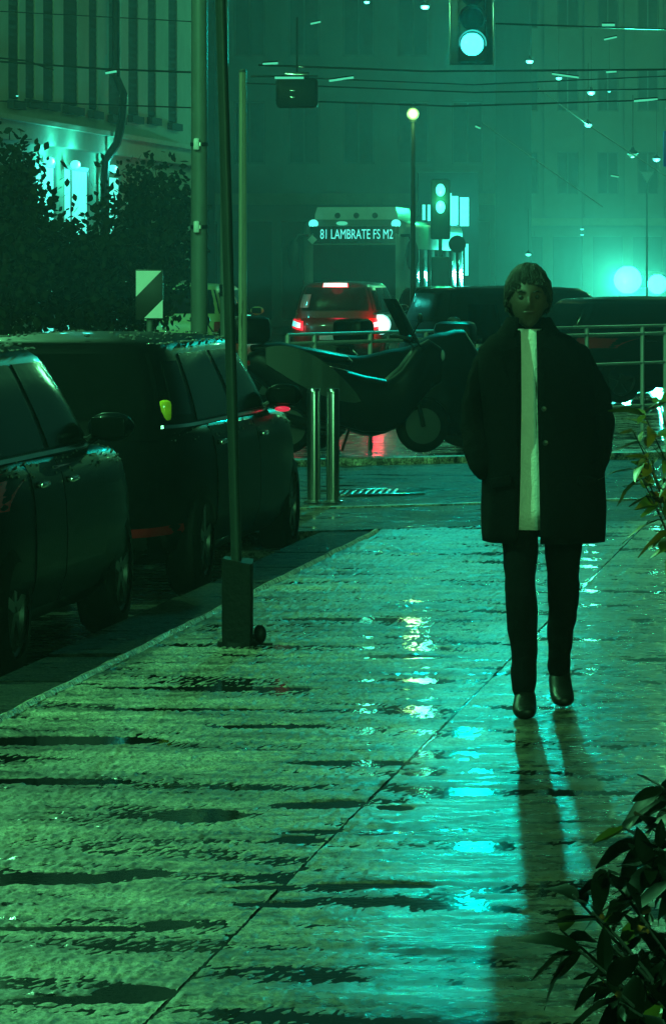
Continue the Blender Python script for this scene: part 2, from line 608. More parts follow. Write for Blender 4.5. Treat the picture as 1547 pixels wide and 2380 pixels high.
def relief(name, k0, k1, nu, m, grit, seed, wet):
    ro = []
    f0, f1 = far_on(k0).y, far_on(k1).y
    nv = 500
    v0 = Vector((seed * 7.1, seed * 3.3, seed))
    xs, ys = np.empty((nv + 1, nu + 1)), np.empty((nv + 1, nu + 1))
    hh = np.empty((nv + 1, nu + 1))
    mx, my = np.empty((nv + 1, nu + 1)), np.empty((nv + 1, nu + 1))
    N_ = mnoise.noise
    FR = mnoise.fractal
    for i in range(nv + 1):
        t = i / nv
        for j in range(nu + 1):
            w = j / nu
            far = f0 + (f1 - f0) * w
            y = NEAR0 * (far / NEAR0) ** t
            x = k0 + (k1 - k0) * w + DIRX * y
            xs[i, j], ys[i, j] = x, y
            a = FR(Vector((x * 1.25, y * 3.6 + x * .5, 0)) + v0, 1.0, 2.1, 5)
            b = N_(Vector((x * 11, y * 7, 3)) + v0)
            g_ = N_(Vector((x * 62, y * 30, 9)) + v0)
            g2_ = N_(Vector((x * 120, y * 55, 5)) + v0)
            kq = min(1, max(0, (x - DIRX * y + 2.6) / 1.5))
            grit = lerp(1.2, .45, kq * kq * (3 - 2 * kq))
            hh[i, j] = a * .0060 + b * .0016 + grit * (max(0, g_ + .1) * .0085 + g2_ * .0028)
    lvl = np.percentile(hh, wet)
    hh -= lvl
    for (cx, cy, wx, wz) in HOLLOWS:
        d = ((xs - cx) / wx) ** 2 + ((ys - cy) / wz) ** 2
        k = np.clip(1.7 - d, 0, 1)
        hh = hh * (1 - .35 * k) - .0075 * k
    # the joint: a groove at the inner border
    v = np.stack([xs, ys, hh], -1).reshape(-1, 3)
    idx = np.arange((nv + 1) * (nu + 1)).reshape(nv + 1, nu + 1)
    f = np.stack([idx[:-1, :-1], idx[:-1, 1:], idx[1:, 1:], idx[1:, :-1]], -1).reshape(-1, 4)
    me = bpy.data.meshes.new(name)
    me.from_pydata(v.tolist(), [], f.tolist())
    me.materials.append(m)
    me.shade_smooth()
    return struct(link(name, me))


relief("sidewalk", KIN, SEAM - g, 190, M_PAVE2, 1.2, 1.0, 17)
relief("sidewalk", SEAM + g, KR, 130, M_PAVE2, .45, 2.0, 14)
sheet("seam_bed", [line_pt(SEAM - g, NEAR0), line_pt(SEAM + g, NEAR0), far_on(SEAM + g), far_on(SEAM - g)], -0.006, M_CROSS)
sheet("rain_water", [line_pt(KIN + .02, NEAR0), line_pt(KR, NEAR0), far_on(KR), far_on(KIN + .02)], 0.0, M_WATER)

# granite kerb, stone by stone
kerb = struct(sheet("kerb", [line_pt(KOUT, nearz), line_pt(KIN - 0.004, nearz), far_on(KIN - 0.004), far_on(KOUT)], -0.02, M_KERB, 0.14))
rk = random.Random(3)
z = 6.0
kend = far_on(KOUT).y
while z < kend - 0.15:
    ln = rk.uniform(0.85, 1.15)
    z1 = min(z + ln, kend)
    a, b_ = line_pt(KOUT + 0.006, z + 0.008), line_pt(KIN - 0.012, z + 0.008)
    c, d = line_pt(KIN - 0.012, z1 - 0.008), line_pt(KOUT + 0.006, z1 - 0.008)
    h0 = rk.uniform(-0.004, 0.008)
    mb = MB()
    top = [Vector((p.x, p.y, h0 + rk.uniform(-0.003, 0.003))) for p in (a, b_, c, d)]
    cen = sum(top, Vector()) / 4
    ins = [cen + (p - cen) * 0.985 for p in top]
    low = [Vector((p.x, p.y, -0.10)) for p in top]
    mid = [Vector((p.x, p.y, p.z - 0.012)) for p in top]
    mb.rings([low, mid, ins])
    o = mb.build("kerb_stone", M_KERB, kerb)
    z = z1
# thin bright inner lip between kerb stones and asphalt
zz = 6.0
lip = MB()
pts = []
while zz < far_on(KIN).y:
    pts.append(line_pt(KIN + rk.uniform(-0.008, 0.008), zz) + Vector((0, 0, 0.004)))
    zz += 0.25
lip.tube(pts, 0.020, 5)
lip.build("kerb_lip", M_KERBL, kerb)

# far edge kerb, pavement beyond it, second light kerb, road edge
def edge_strip(name, off0, off1, x0, x1, z, m, depth):
    return sheet(name, [edge_at(off0, x0), edge_at(off0, x1), edge_at(off1, x1), edge_at(off1, x0)], z, m, depth)


edge_strip("pavement_end", 0.0, 0.22, -0.9, 9, 0.004, M_CROSS, 0.16)
edge_strip("crossing_pavement", 0.228, 9.6, -3.2, 9, -0.03, M_CROSS, 0.12)
edge_strip("pale_kerb_line", 3.05, 3.17, -0.75, 9, -0.018, M_KERBL, 0.05)
edge_strip("road_edge_kerb", 9.61, 9.9, -3.2, 9, 0.03, M_KERBL, 0.16)
# ramp stones at the corner in front of the front wheel
sheet("corner_apron", [line_pt(KOUT - 0.9, 24.6), line_pt(KOUT, 24.6), far_on(KOUT), far_on(KOUT - 0.9)], -0.075, M_PAVE2, 0.05)


# ------------------------------------------------------------------ buildings
def facade(name, m, us, vs, holes, org, du, n_out, parent, reveal=0.18):
    """wall in the plane org + du*u + z*v with rectangular openings and their reveals"""
    U = sorted(set(us + [h[0] for h in holes] + [h[1] for h in holes]))
    V = sorted(set(vs + [h[2] for h in holes] + [h[3] for h in holes]))
    P = lambda u, v, d=0.0: org + du * u + Vector((0, 0, v)) - n_out * d
    mb = MB()
    for i in range(len(U) - 1):
        for j in range(len(V) - 1):
            uc, vc = (U[i] + U[i + 1]) / 2, (V[j] + V[j + 1]) / 2
            if any(h[0] < uc < h[1] and h[2] < vc < h[3] for h in holes):
                continue
            mb.add([P(U[i], V[j]), P(U[i + 1], V[j]), P(U[i + 1], V[j + 1]), P(U[i], V[j + 1])], [[0, 1, 2, 3]])
    for u0, u1, v0, v1 in [h[:4] for h in holes]:
        for (a, b) in (((u0, v0), (u1, v0)), ((u1, v0), (u1, v1)), ((u1, v1), (u0, v1)), ((u0, v1), (u0, v0))):
            mb.add([P(*a), P(*b), P(*b, reveal), P(*a, reveal)], [[0, 1, 2, 3]])
    return mb.build(name, m, parent, False)


def pane(name, m, h, org, du, n_out, parent, depth=0.16, thick=0.05):
    P = lambda u, v, d: org + du * u + Vector((0, 0, v)) - n_out * d
    u0, u1, v0, v1 = h[:4]
    mb = MB()
    mb.prism([P(u0, v0, depth), P(u1, v0, depth), P(u1, v1, depth), P(u0, v1, depth)], -n_out * thick)
    return mb.build(name, m, parent, False)


def window(h, org, du, n_out, parent, glass, frame=M_FRAME, cross=True, fw=0.06):
    u0, u1, v0, v1 = h[:4]
    P = lambda u, v, d: org + du * u + Vector((0, 0, v)) - n_out * d
    w = pane("window", glass, (u0 + fw, u1 - fw, v0 + fw, v1 - fw), org, du, n_out, parent, 0.13, 0.03)
    mb = MB()
    bars = [(u0, u0 + fw, v0, v1), (u1 - fw, u1, v0, v1), (u0 + fw, u1 - fw, v0, v0 + fw), (u0 + fw, u1 - fw, v1 - fw, v1)]
    if cross:
        um = (u0 + u1) / 2
        bars.append((um - 0.03, um + 0.03, v0 + fw, v1 - fw))
    for b in bars:
        mb.prism([P(b[0], b[2], 0.09), P(b[1], b[2], 0.09), P(b[1], b[3], 0.09), P(b[0], b[3], 0.09)], -n_out * 0.06)
    mb.build("frame", frame, w, False)
    return w


# building along the street on the left, its street face seen at a grazing angle
XW = -14.0
b1 = thing("apartment_building", "pale stuccoed building with tall dark windows above lit shop openings, behind the trees", "building")
UO = Vector((XW, 0, 0))
du1 = Vector((DIRX, 1, 0))            # u is the depth
nout = NRM.copy()
ucol = lambda px: 126000.0 / (2097 - px)
shop = [(ucol(84), ucol(131), 0.5, 3.45), (ucol(150), ucol(208), 0.5, 3.45), (ucol(243), ucol(281), 0.5, 3.4), (ucol(292), ucol(304), 0.5, 3.2)]
tall = []
for (a, b_, yb) in [(20, 45, 232), (60, 82, 230), (101, 126, 236), (148, 182, 246), (207, 227, 256), (253, 281, 268), (299, 322, 268), (344, 363, 272), (392, 412, 285)]:
    u0, u1 = ucol(a), ucol(b_)
    vb = 1.72 + (623 - yb) / FOC * (u0 + u1) / 2
    tall.append((u0, u1, vb, vb + 3.6))
    tall.append((u0, u1, vb + 4.9, vb + 7.6))
org0 = UO
facade("wall", M_STUCCO, [44.0, 76.5], [-0.15, 14.0], shop + tall, org0, du1, nout, b1, 0.05)
for h in shop[:3]:
    w = pane("shop_window", M_SHOP, (h[0] + 0.07, h[1] - 0.07, h[2] + 0.07, h[3] - 0.07), org0, du1, nout, b1, 0.03, 0.02)
    mb = MB()
    P = lambda u, v, d: org0 + du1 * u + Vector((0, 0, v)) - nout * d
    um = h[0] + (h[1] - h[0]) * 0.3
    for bb in [(h[0], h[0] + 0.07, h[2], h[3]), (h[1] - 0.07, h[1], h[2], h[3]), (h[0] + 0.07, h[1] - 0.07, h[3] - 0.07, h[3]), (h[0] + 0.07, h[1] - 0.07, h[2], h[2] + 0.07), (um, um + 0.05, h[2] + 0.07, h[3] - 0.07)]:
        mb.prism([P(bb[0], bb[2], 0.01), P(bb[1], bb[2], 0.01), P(bb[1], bb[3], 0.01), P(bb[0], bb[3], 0.01)], -nout * 0.03)
    mb.build("frame", M_FRAME, w, False)
pane("shop_window", M_SHOP_DIM, shop[3], org0, du1, nout, b1, 0.03, 0.02)
for h in tall:
    w = pane("shutter", M_SHUTTER, (h[0] + .03, h[1] - .03, h[2] + .03, h[3] - .03), org0, du1, nout, b1, 0.02, 0.03)
    mb = MB()
    P = lambda u, v, d: org0 + du1 * u + Vector((0, 0, v)) - nout * d
    for q in range(int((h[3] - h[2]) / .12)):
        vq = h[2] + .06 + q * .12
        mb.prism([P(h[0] + .06, vq, .018), P(h[1] - .06, vq, .018), P(h[1] - .06, vq + .05, .012), P(h[0] + .06, vq + .05, .012)], nout * .006)
    o = mb.build("louvre", M_SHUTTER, w, False)
    o["kind"] = "stuff"
    mb = MB()
    mb.prism([P(h[0] - 0.08, h[2] - 0.14, -0.10), P(h[1] + 0.08, h[2] - 0.14, -0.10), P(h[1] + 0.08, h[2] - 0.01, -0.10), P(h[0] - 0.08, h[2] - 0.01, -0.10)], -nout * 0.098)
    mb.build("sill", M_SHUTTER, w, False)
mb = MB()
P = lambda u, v, d: org0 + du1 * u + Vector((0, 0, v)) - nout * d
for (v0, v1, d) in [(3.72, 4.02, -0.16), (4.02, 4.10, -0.26)]:
    MB().prism([P(44, v0, 0.02), P(76.5, v0, 0.02), P(76.5, v1, 0.02), P(44, v1, 0.02)], nout * (-d + 0.02)).build("cornice", M_STONE, b1, False)
mb = MB()
cc = P(76.5, 0, 0)
back = cc - nout * 14
mb.add([cc + Vector((0, 0, -.15)), back + Vector((0, 0, -.15)), back + Vector((0, 0, 14)), cc + Vector((0, 0, 14))], [[0, 1, 2, 3]])
mb.build("end_wall", M_STUCCO2, b1, False)
# rain pipe with a swan neck
mb = MB()
u = ucol(228)
pp = [P(u, 0.2, -0.12), P(u, 3.3, -0.12), P(u, 3.6, -0.14), P(u, 3.9, -0.34), P(u + 0.15, 4.3, -0.40), P(u + 0.5, 4.75, -0.36), P(u + 0.9, 5.1, -0.14), P(u + 0.95, 9.0, -0.12)]
mb.tube(pp, 0.075, 8)
mb.build("drain_pipe", M_IRON, b1)
for (px, py, zz) in [(115, 374, 63), (175, 382, 64.5), (262, 392, 67.5)]:
    c = W(px, py, zz)
    l = MB().ball(c, (0.085, 0.085, 0.075)).build("shop_lamp", M_LAMP, b1)
    lamp("shop_light", c + nout * 0.2, 60, (0.05, 1, 0.8), 0.08, b1)


def block(name, label, x0, x1, y0, y1, hgt, m, cols, rows, v0=5.0, dv=3.4, ww=1.0, wh=2.0, lit=(), side=0, ground=True):
    """house block with a front towards the camera and one flank along the street"""
    b = thing(name, label, "building")
    org = Vector((x0, y0, 0))
    du = Vector((1, 0, 0))
    no = Vector((0, -1, 0))
    wd = x1 - x0
    holes = []
    for r in range(rows):
        for c in range(cols):
            uc = wd * (c + 0.5) / cols
            holes.append((uc - ww / 2, uc + ww / 2, v0 + r * dv, v0 + r * dv + wh))
    gh = []
    if ground:
        for c in range(cols):
            uc = wd * (c + 0.5) / cols
            gh.append((uc - ww * 0.7, uc + ww * 0.7, 0.1, 3.2))
    facade("wall", m, [0, wd], [-0.15, hgt], holes + gh, org, du, no, b)
    for i, h in enumerate(holes):
        window(h, org, du, no, b, M_SHOP_DIM if i in lit else M_GLASS_FAR, M_FRAME)
    for h in gh:
        pane("shop_window", M_BLACK, h, org, du, no, b)
    mb = MB()
    for vv in (3.9, v0 + rows * dv - 0.4, hgt - 0.3):
        MB().box((x0 + wd / 2, y0 - 0.12, vv), (wd - 0.02, 0.3, 0.35)).build("cornice", M_STONE, b, False)
    # flanks and roof
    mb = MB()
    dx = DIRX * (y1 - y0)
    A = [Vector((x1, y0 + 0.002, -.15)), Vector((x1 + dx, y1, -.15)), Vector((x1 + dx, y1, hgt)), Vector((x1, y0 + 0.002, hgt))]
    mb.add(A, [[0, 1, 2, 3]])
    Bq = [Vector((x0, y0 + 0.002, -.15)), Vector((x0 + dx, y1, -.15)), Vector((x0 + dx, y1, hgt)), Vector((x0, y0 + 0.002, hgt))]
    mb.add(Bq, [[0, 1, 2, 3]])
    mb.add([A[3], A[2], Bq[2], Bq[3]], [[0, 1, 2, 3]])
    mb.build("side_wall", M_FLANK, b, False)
    # pilasters break up the front
    mb = MB()
    for c in range(cols + 1):
        u = min(max(wd * c / cols, 0.2), wd - 0.2)
        MB().box((x0 + u, y0 - 0.08, (4.1 + hgt - 0.5) / 2), (0.35, 0.16, hgt - 4.7)).build("pilaster", m, b, False)
    return b


block("corner_building", "hazy tall block closing the street behind the bus", -5.2, 5.1, 122, 134, 17.5, M_STUCCO2, 6, 3, lit=())
block("tenement_building", "faint tall block in the mist right of the traffic signal", 8.2, 19.5, 182, 230, 26, M_STUCCO2, 6, 5, v0=5.2, dv=3.9, lit=())
block("corner_house", "faint low block in the mist above the headlights", 21, 34, 205, 240, 15, M_STUCCO2, 6, 2)
block("flat_block", "dark end of a block behind the tall pale pole", -16, -5.6, 108, 121, 17.5, M_STUCCO2, 5, 3, lit=())

# lit shopfront far along the street
sf = thing("shopfront", "brightly lit narrow shopfront with two tall panes far behind the bus", "shop")
s0 = W(978, 640, 118)
mb = MB()
wS = lambda x, y, z=118: W(x, y, z)
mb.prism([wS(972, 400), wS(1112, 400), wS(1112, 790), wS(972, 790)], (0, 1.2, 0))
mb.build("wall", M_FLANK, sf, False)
for (x0, x1, y0, y1, mm) in [(1042, 1064, 455, 522, M_SHOP), (1068, 1089, 458, 525, M_SHOP), (1037, 1049, 448, 575, M_SHOP), (981, 988, 475, 511, M_SHOP), (993, 1006, 475, 513, M_SHOP), (1080, 1088, 566, 640, M_SHOP)]:
    mb = MB()
    mb.prism([wS(x0, y0) + Vector((0, -0.02, 0)), wS(x1, y0) + Vector((0, -0.02, 0)), wS(x1, y1) + Vector((0, -0.02, 0)), wS(x0, y1) + Vector((0, -0.02, 0))], (0, 0.017 + 0.001 * (x0 % 3), 0))
    w = mb.build("window", mm, sf, False)
lamp("shop_light", wS(1062, 490) + Vector((0, -0.8, 0)), 90, (0.04, 1, 0.75), 0.3, sf)

# a further pale sign panel on the far block
o = thing("wall_panel", "pale rectangular panel on the misty far facade", "sign", W(1207, 512, 181))
MB().box((0, -0.1, 0.7), (0.68, 0.12, 1.4), bev=0.02).build("board", M_WHITE, o)
MB().box((0, -0.1, 1.44), (0.80, 0.16, 0.08)).build("frame", M_FRAME, o)


# ------------------------------------------------------------------ vehicles
def pw(pts, x):
    if x <= pts[0][0]:
        return pts[0][1]
    for (a, ya), (b, yb) in zip(pts, pts[1:]):
        if x <= b:
            t = (x - a) / (b - a)
            t = t * t * (3 - 2 * t)
            return lerp(ya, yb, t)
    return pts[-1][1]


CAR_CACHE = {}


class CarShape:
    def __init__(s, L=4.1, Wd=1.74, Ht=1.47, hood=1.05, suv=0.0, rear=0.0):
        s.L, s.W, s.H = L, Wd, Ht
        s.n = 5.0
        h = L / 2
        s.belt = 0.93 + suv
        s.topp = [(-h, s.belt - 0.04), (-h + 0.35, s.belt + 0.02), (h - hood - 0.15, s.belt), (h - hood + 0.25, s.belt - 0.02), (h - 0.35, s.belt - 0.14), (h, s.belt - 0.30)]
        s.z0 = 0.19 + suv * 0.5
        s.lv = [(0.0, .16, .12), (0.10, .05, .05), (0.28, 0.0, .005), (0.50, 0.0, 0.0), (0.74, .02, .008), (0.90, .05, .03), (0.97, .09, .065), (1.0, .16, .12)]
        # greenhouse
        s.g0 = (-h + 0.10, h - hood + 0.18)         # bottom rear, front
        s.g1 = (-h + 0.42 + rear, h - hood - 0.62)  # top rear, front
        s.gb, s.gt = Wd / 2 - 0.085, Wd / 2 - 0.26
        s.gn = 6.5

    def ab(s, t):
        for (t0, a0, b0), (t1, a1, b1) in zip(s.lv, s.lv[1:]):
            if t <= t1:
                k = (t - t0) / (t1 - t0)
                return s.L / 2 - lerp(a0, a1, k), s.W / 2 - lerp(b0, b1, k)
        return s.L / 2 - s.lv[-1][1], s.W / 2 - s.lv[-1][2]

    def zt(s, x, t):
        return s.z0 + t * (pw(s.topp, x) - s.z0)

    def side(s, x, t, sgn, off=0.0):
        a, b = s.ab(t)
        y = b * (max(0, 1 - abs(x / a) ** s.n)) ** (1 / s.n)
        return Vector((x, sgn * (y + off), s.zt(x, t)))

    def face(s, y, t, sgn, off=0.0):
        a, b = s.ab(t)
        x = sgn * a * (max(0, 1 - abs(y / b) ** s.n)) ** (1 / s.n)
        return Vector((x + sgn * off, y, s.zt(x, t)))

    def gl(s, v):
        xr, xf = lerp(s.g0[0], s.g1[0], v ** 1.25), lerp(s.g0[1], s.g1[1], v ** 0.92)
        b = lerp(s.gb, s.gt, v ** 1.5)
        z = lerp(s.belt - 0.06, s.H - 0.035, v)
        return xr, xf, b, z

    def gside(s, fx, v, sgn, off=0.0):
        xr, xf, b, z = s.gl(v)
        c, a = (xr + xf) / 2, (xf - xr) / 2
        x = lerp(xr, xf, fx)
        y = b * (max(0, 1 - abs((x - c) / a) ** s.gn)) ** (1 / s.gn)
        return Vector((x, sgn * (y + off), z))

    def gface(s, fy, v, sgn, off=0.0):
        xr, xf, b, z = s.gl(v)
        c, a = (xr + xf) / 2, (xf - xr) / 2
        y = fy * b
        x = c + sgn * a * (max(0, 1 - abs(fy) ** s.gn)) ** (1 / s.gn)
        return Vector((x + sgn * off, y, z + off * 0.4))


def build_car(name, label, loc, rz, shape, paint, group=None, tail_lit=False, amber=False, mirror_red=False, plate=True, antenna=False, cat="car", low_reflector=False, beads=0):
    s = shape
    root = thing(name, label, cat, loc, rz, group)
    N = 76
    mb = MB()
    rs = []
    se = lambda a, b, n, t: (a * math.copysign(abs(math.cos(t)) ** (2 / n), math.cos(t)), b * math.copysign(abs(math.sin(t)) ** (2 / n), math.sin(t)))
    for (t, da, db) in s.lv:
        a, b = s.L / 2 - da, s.W / 2 - db
        r = []
        for k in range(N):
            x, y = se(a, b, s.n, 2 * PI * (k + 0.5) / N)
            r.append(Vector((x, y, s.zt(x, t))))
        rs.append(r)
    for sc in (0.8, 0.5, 0.15):
        r = []
        for p in rs[len(s.lv) - 1]:
            x, y = p.x * sc, p.y * sc
            r.append(Vector((x, y, pw(s.topp, x) + 0.05 * (1 - sc * sc))))
        rs.append(r)
    mb.rings(rs)
    body = mb.build("body", paint, root)
    wr = 0.315
    wx = (s.L / 2 - 0.78, -s.L / 2 + 0.72)
    cut = MB()
    for x in wx:
        for sg in (1, -1):
            cut.lathe((x, sg * (s.W / 2 - 0.30), wr + 0.01), (0, sg, 0), [(0, wr + 0.055), (0.5, wr + 0.055)], 28)
    co = cut.build("cutter", None, None, False)
    md = body.modifiers.new("b", 'BOOLEAN')
    md.operation = 'DIFFERENCE'
    md.object = co
    md.solver = 'EXACT'
    me = eval_mesh(body, "body")
    body.modifiers.clear()
    body.data = me
    for p in me.polygons:
        p.use_smooth = True
    try:
        me.set_sharp_from_angle(angle=R(40))
    except Exception:
        pass
    kill(co)
    # greenhouse
    mb = MB()
    rs = []
    for v in (0, .25, .5, .75, .90, .97, 1.0):
        xr, xf, b, z = s.gl(v)
        if v > .9:
            k = (v - .9) / .1
            xr += .05 * k * k; xf -= .05 * k * k; b -= .05 * k * k
        c, a = (xr + xf) / 2, (xf - xr) / 2
        rs.append([Vector((c + se(a, b, s.gn, 2 * PI * (k + .5) / N)[0], se(a, b, s.gn, 2 * PI * (k + .5) / N)[1], z)) for k in range(N)])
    top = rs[-1]
    cx = sum(p.x for p in top) / N
    for sc in (.8, .5, .15):
        rs.append([Vector((cx + (p.x - cx) * sc, p.y * sc, p.z + 0.04 * (1 - sc * sc))) for p in top])
    mb.rings(rs)
    mb.build("cabin", paint, root)
    MB().grid(lambda u, v: s.gface(lerp(-.90, .90, u), lerp(.16, .90, v), 1, .006), 14, 8, (-.02, 0, 0)).build("windscreen", M_GLASS, root)
    MB().grid(lambda u, v: s.gface(lerp(-.88, .88, u), lerp(.22, .88, v), -1, .006), 14, 8, (.02, 0, 0)).build("rear_window", M_GLASS, root)
    for sg in (1, -1):
        MB().grid(lambda u, v: s.gside(lerp(.55, lerp(.93, .90, v), u), lerp(.17, .87, v), sg, .006), 8, 6, (0, -sg * .02, 0)).build("side_window", M_GLASS, root)
        MB().grid(lambda u, v: s.gside(lerp(.20, .51, u), lerp(.17, .87, v), sg, .006), 8, 6, (0, -sg * .02, 0)).build("side_window", M_GLASS, root)
        MB().grid(lambda u, v: s.gside(lerp(.07, .165, u), lerp(.24, .80, v), sg, .006), 4, 6, (0, -sg * .02, 0)).build("quarter_window", M_GLASS, root)
        MB().grid(lambda u, v: s.gside(lerp(.04, .95, u), lerp(.115, .15, v), sg, .010), 24, 1, (0, -sg * .02, 0)).build("window_trim", M_CHROME, root)
        for (x0, x1) in ((s.L / 2 - 1.28, s.L / 2 - 2.20), (s.L / 2 - 2.22, -s.L / 2 + 1.02)):
            dr = MB().grid(lambda u, v: s.side(lerp(x0, x1, u), lerp(.10, .96, v), sg, .006), 6, 10, (0, -sg * .02, 0)).build("door", paint, root)
            hx = x1 + 0.14
            hp = s.side(hx, .84, sg, .02)
            MB().box(hp, (.17, .035, .03), bev=.01).build("handle", M_CHROME, dr)
        # mirror
        mp = s.gside(.93, .16, sg, .0) + Vector((-0.02, sg * .135, .06))
        m_ = MB().ball(mp, (.085, .12, .075), 16, 10)
        mir = m_.build("mirror", paint, root)
        MB().box(mp + Vector((-.075, 0, 0)), (.02, .17, .10), bev=.008).build("mirror_glass", M_GLASS, mir)
        MB().tube([s.gside(.92, .12, sg, -.02), mp + Vector((0, -sg * .05, -.03))], .022).build("mirror_arm", M_BLACK, mir)
        if mirror_red and sg == -1:
            MB().ball(mp + Vector((-.05, 0, -.085)), (.035, .05, .018)).build("marker_lamp", M_RED_DIM, mir)
        # lamps
        MB().grid(lambda u, v: s.face(sg * lerp(.52, .80, u), lerp(.60, .84, v), 1, .008), 6, 4, (-.03, 0, 0)).build("headlight", M_LENS_CLEAR, root)
        if amber:
            tl = MB().box(s.gface(sg * .90, .30, -1, -.005), (.06, .075, .12), bev=.026, rot=Matrix.Rotation(sg * -.5, 4, "Z")).build("tail_lamp", M_LENS_AMBER, root)
            tl["label"] = "amber rear lamp high on the rear pillar"
        else:
            tl = MB().grid(lambda u, v: s.face(sg * lerp(.62, s.W / 2 - .035, u), lerp(.72, .93, v), -1, .010), 10, 5, (.03, 0, 0)).build("tail_lamp", M_LENS_RED, root)
        if low_reflector:
            MB().grid(lambda u, v: s.face(sg * lerp(.50, .78, u), lerp(.22, .29, v), -1, .012), 4, 2, (.02, 0, 0)).build("reflector", M_LENS_RED, root)
    if beads:
        rb = random.Random(int(s.L * 100))
        mb = MB()
        xr, xf, b, z = s.gl(1.0)
        for q in range(beads):
            fx, sgq = rb.random(), rb.choice((1, -1))
            e = rb.random() ** 2.2
            v_ = 1.0 - .07 * rb.random()
            p = s.gside(.04 + .92 * fx, v_, sgq, 0)
            p.y *= 1 - .75 * e
            p.z = s.H - .035 + .036 * (1 - (1 - .8 * e) ** 2) + (.001 if e > .1 else -.012)
            r_ = rb.uniform(.004, .013) * (1.5 if rb.random() < .15 else 1)
            mb.ball(p, (r_ * rb.uniform(1, 2.2), r_, r_ * .55), 8, 5)
        for q in range(beads // 3):
            p = s.side(rb.uniform(-s.L / 2 + .3, s.L / 2 - .3), rb.uniform(.88, 1.0), -1, .004)
            r_ = rb.uniform(.003, .009)
            mb.ball(p, (r_ * 1.3, r_ * .7, r_), 8, 5)
        bo = mb.build("rain_glint_beads", M_BEAD, root)
        bo["kind"] = "stuff"
    # bumpers, grille, plates
    MB().grid(lambda u, v: s.face(lerp(-.80, .80, u), lerp(.08, .22, v), -1, .008), 16, 3, (.03, 0, 0)).build("rear_bumper", M_BLACK, root)
    MB().grid(lambda u, v: s.face(lerp(-.50, .50, u), lerp(.12, .42, v), 1, .008), 12, 3, (-.03, 0, 0)).build("grille", M_BLACK, root)
    if plate:
        p = s.face(0, .52, -1, .014)
        pl = MB().box(p, (.015, .52, .115), bev=.004).build("number_plate", M_PLATE, root)
        MB().box(p + Vector((-.001, 0, .075)), (.03, .30, .03), bev=.008).build("plate_lamp", M_BLACK, pl)
    # wheels
    for x in wx:
        for sg in (1, -1):
            c = Vector((x, sg * (s.W / 2 - .215), wr))
            t_ = MB().lathe(c, (0, sg, 0), [(0, wr - .09), (0.01, wr - .02), (.03, wr), (.17, wr), (.19, wr - .02), (.20, wr - .10)], 32, False)
            wh = t_.build("wheel", M_TYRE, root)
            mb = MB().lathe(c, (0, sg, 0), [(.16, wr - .10), (.185, wr - .105), (.18, wr - .125), (.15, wr - .13), (.15, .05), (.18, .045), (.18, .001)], 28)
            for k in range(5):
                a = 2 * PI * k / 5
                mb.box(c + Vector((math.sin(a) * .11, sg * .175, math.cos(a) * .11)), (.05, .02, .19), rot=Matrix.Rotation(a, 4, 'Y'))
            mb.build("rim", M_RIM, wh)
    if antenna:
        MB().tube([(cx - .65, 0, s.H), (cx - .80, 0, s.H + .30)], [.008, .004], 6).build("antenna", M_BLACK, root)
    return root


SH_WAGON = CarShape(4.65, 1.74, 1.46, 0.98, 0.02)
SH_HATCH = CarShape(4.05, 1.74, 1.45, 0.98, 0.02)
SH_SUV = CarShape(4.20, 1.80, 1.58, 1.0, 0.06, -0.12)
SH_SMALL = CarShape(3.85, 1.72, 1.50, 0.92, 0.03, -0.08)


def kerb_car(zc, gap=0.12):
    """centre of a car parked along the kerb, its right side gap from the stones"""
    return line_pt(KOUT - gap - 0.0, zc)


GRP = "cars parked along the kerb"


def park(name, label, zc, shape, paint, gap=0.13, **kw):
    c = kerb_car(zc) - NRM * (shape.W / 2 + gap - 0.12)
    return build_car(name, label, (c.x, c.y, -0.12), STREET_ROT, shape, paint, GRP, beads=260, **kw)


park("parked_car", "black estate car at the corner beside the steel bollards with an amber rear lamp", 23.42, SH_WAGON, M_PAINT_BLACK, 0.10,
     amber=True, mirror_red=True, antenna=False, low_reflector=True)
park("parked_car", "black car parked directly behind the estate car with the amber rear lamp", 18.45, SH_SMALL, M_PAINT_BLUE, 0.12, antenna=True)
park("parked_car", "dark car cut by the picture edge, parked last in the kerb row behind two others", 13.75, SH_HATCH, M_PAINT_BLACK, 0.16)

# --- red car braking in the street, seen from behind
SH_RED = CarShape(4.15, 1.78, 1.60, 0.98, 0.06, -0.15)
pr = Vector(((775 - 773.5) / FOC * 70, 70, 0)) + D * 2.075
red = build_car("car", "dark red car with bright brake lights stopped in front of the bus", (pr.x, pr.y, -0.12), STREET_ROT, SH_RED, M_PAINT_RED)
s = SH_RED
bar = MB().grid(lambda u, v: s.gface(lerp(-.36, .36, u), lerp(.86, .99, v), -1, .035), 8, 3, (.05, 0, 0)).build("brake_bar", M_RED_GLOW, red)
MB().grid(lambda u, v: s.gface(lerp(-.335, .335, u), lerp(.868, .985, v), -1, .048), 8, 3, (.02, 0, 0)).build("bulb", M_BRAKE, bar)
for sg, (y0, y1, t0, t1) in ((1, (.62, .84, .72, .84)), (-1, (.40, .84, .72, .83))):
    tl = MB().grid(lambda u, v: s.face(sg * lerp(y0 - .05, .855, u), lerp(t0 - .05, t1 + .05, v), -1, .022), 10, 4, (.03, 0, 0)).build("brake_lamp", M_RED_GLOW, red)
    MB().grid(lambda u, v: s.face(sg * lerp(y0, y1, u), lerp(t0, t1, v), -1, .032), 10, 4, (.02, 0, 0)).build("bulb", M_BRAKE, tl)
    if sg == -1:
        c = s.face(-.80, .76, -1, .03)
        MB().ball(c, (.07, .20, .19), 18, 12).build("bulb", M_BRAKE, tl)  # glowing ball shaped as the glare around the lamp
p0 = s.gface(0, .93, -1, .22)
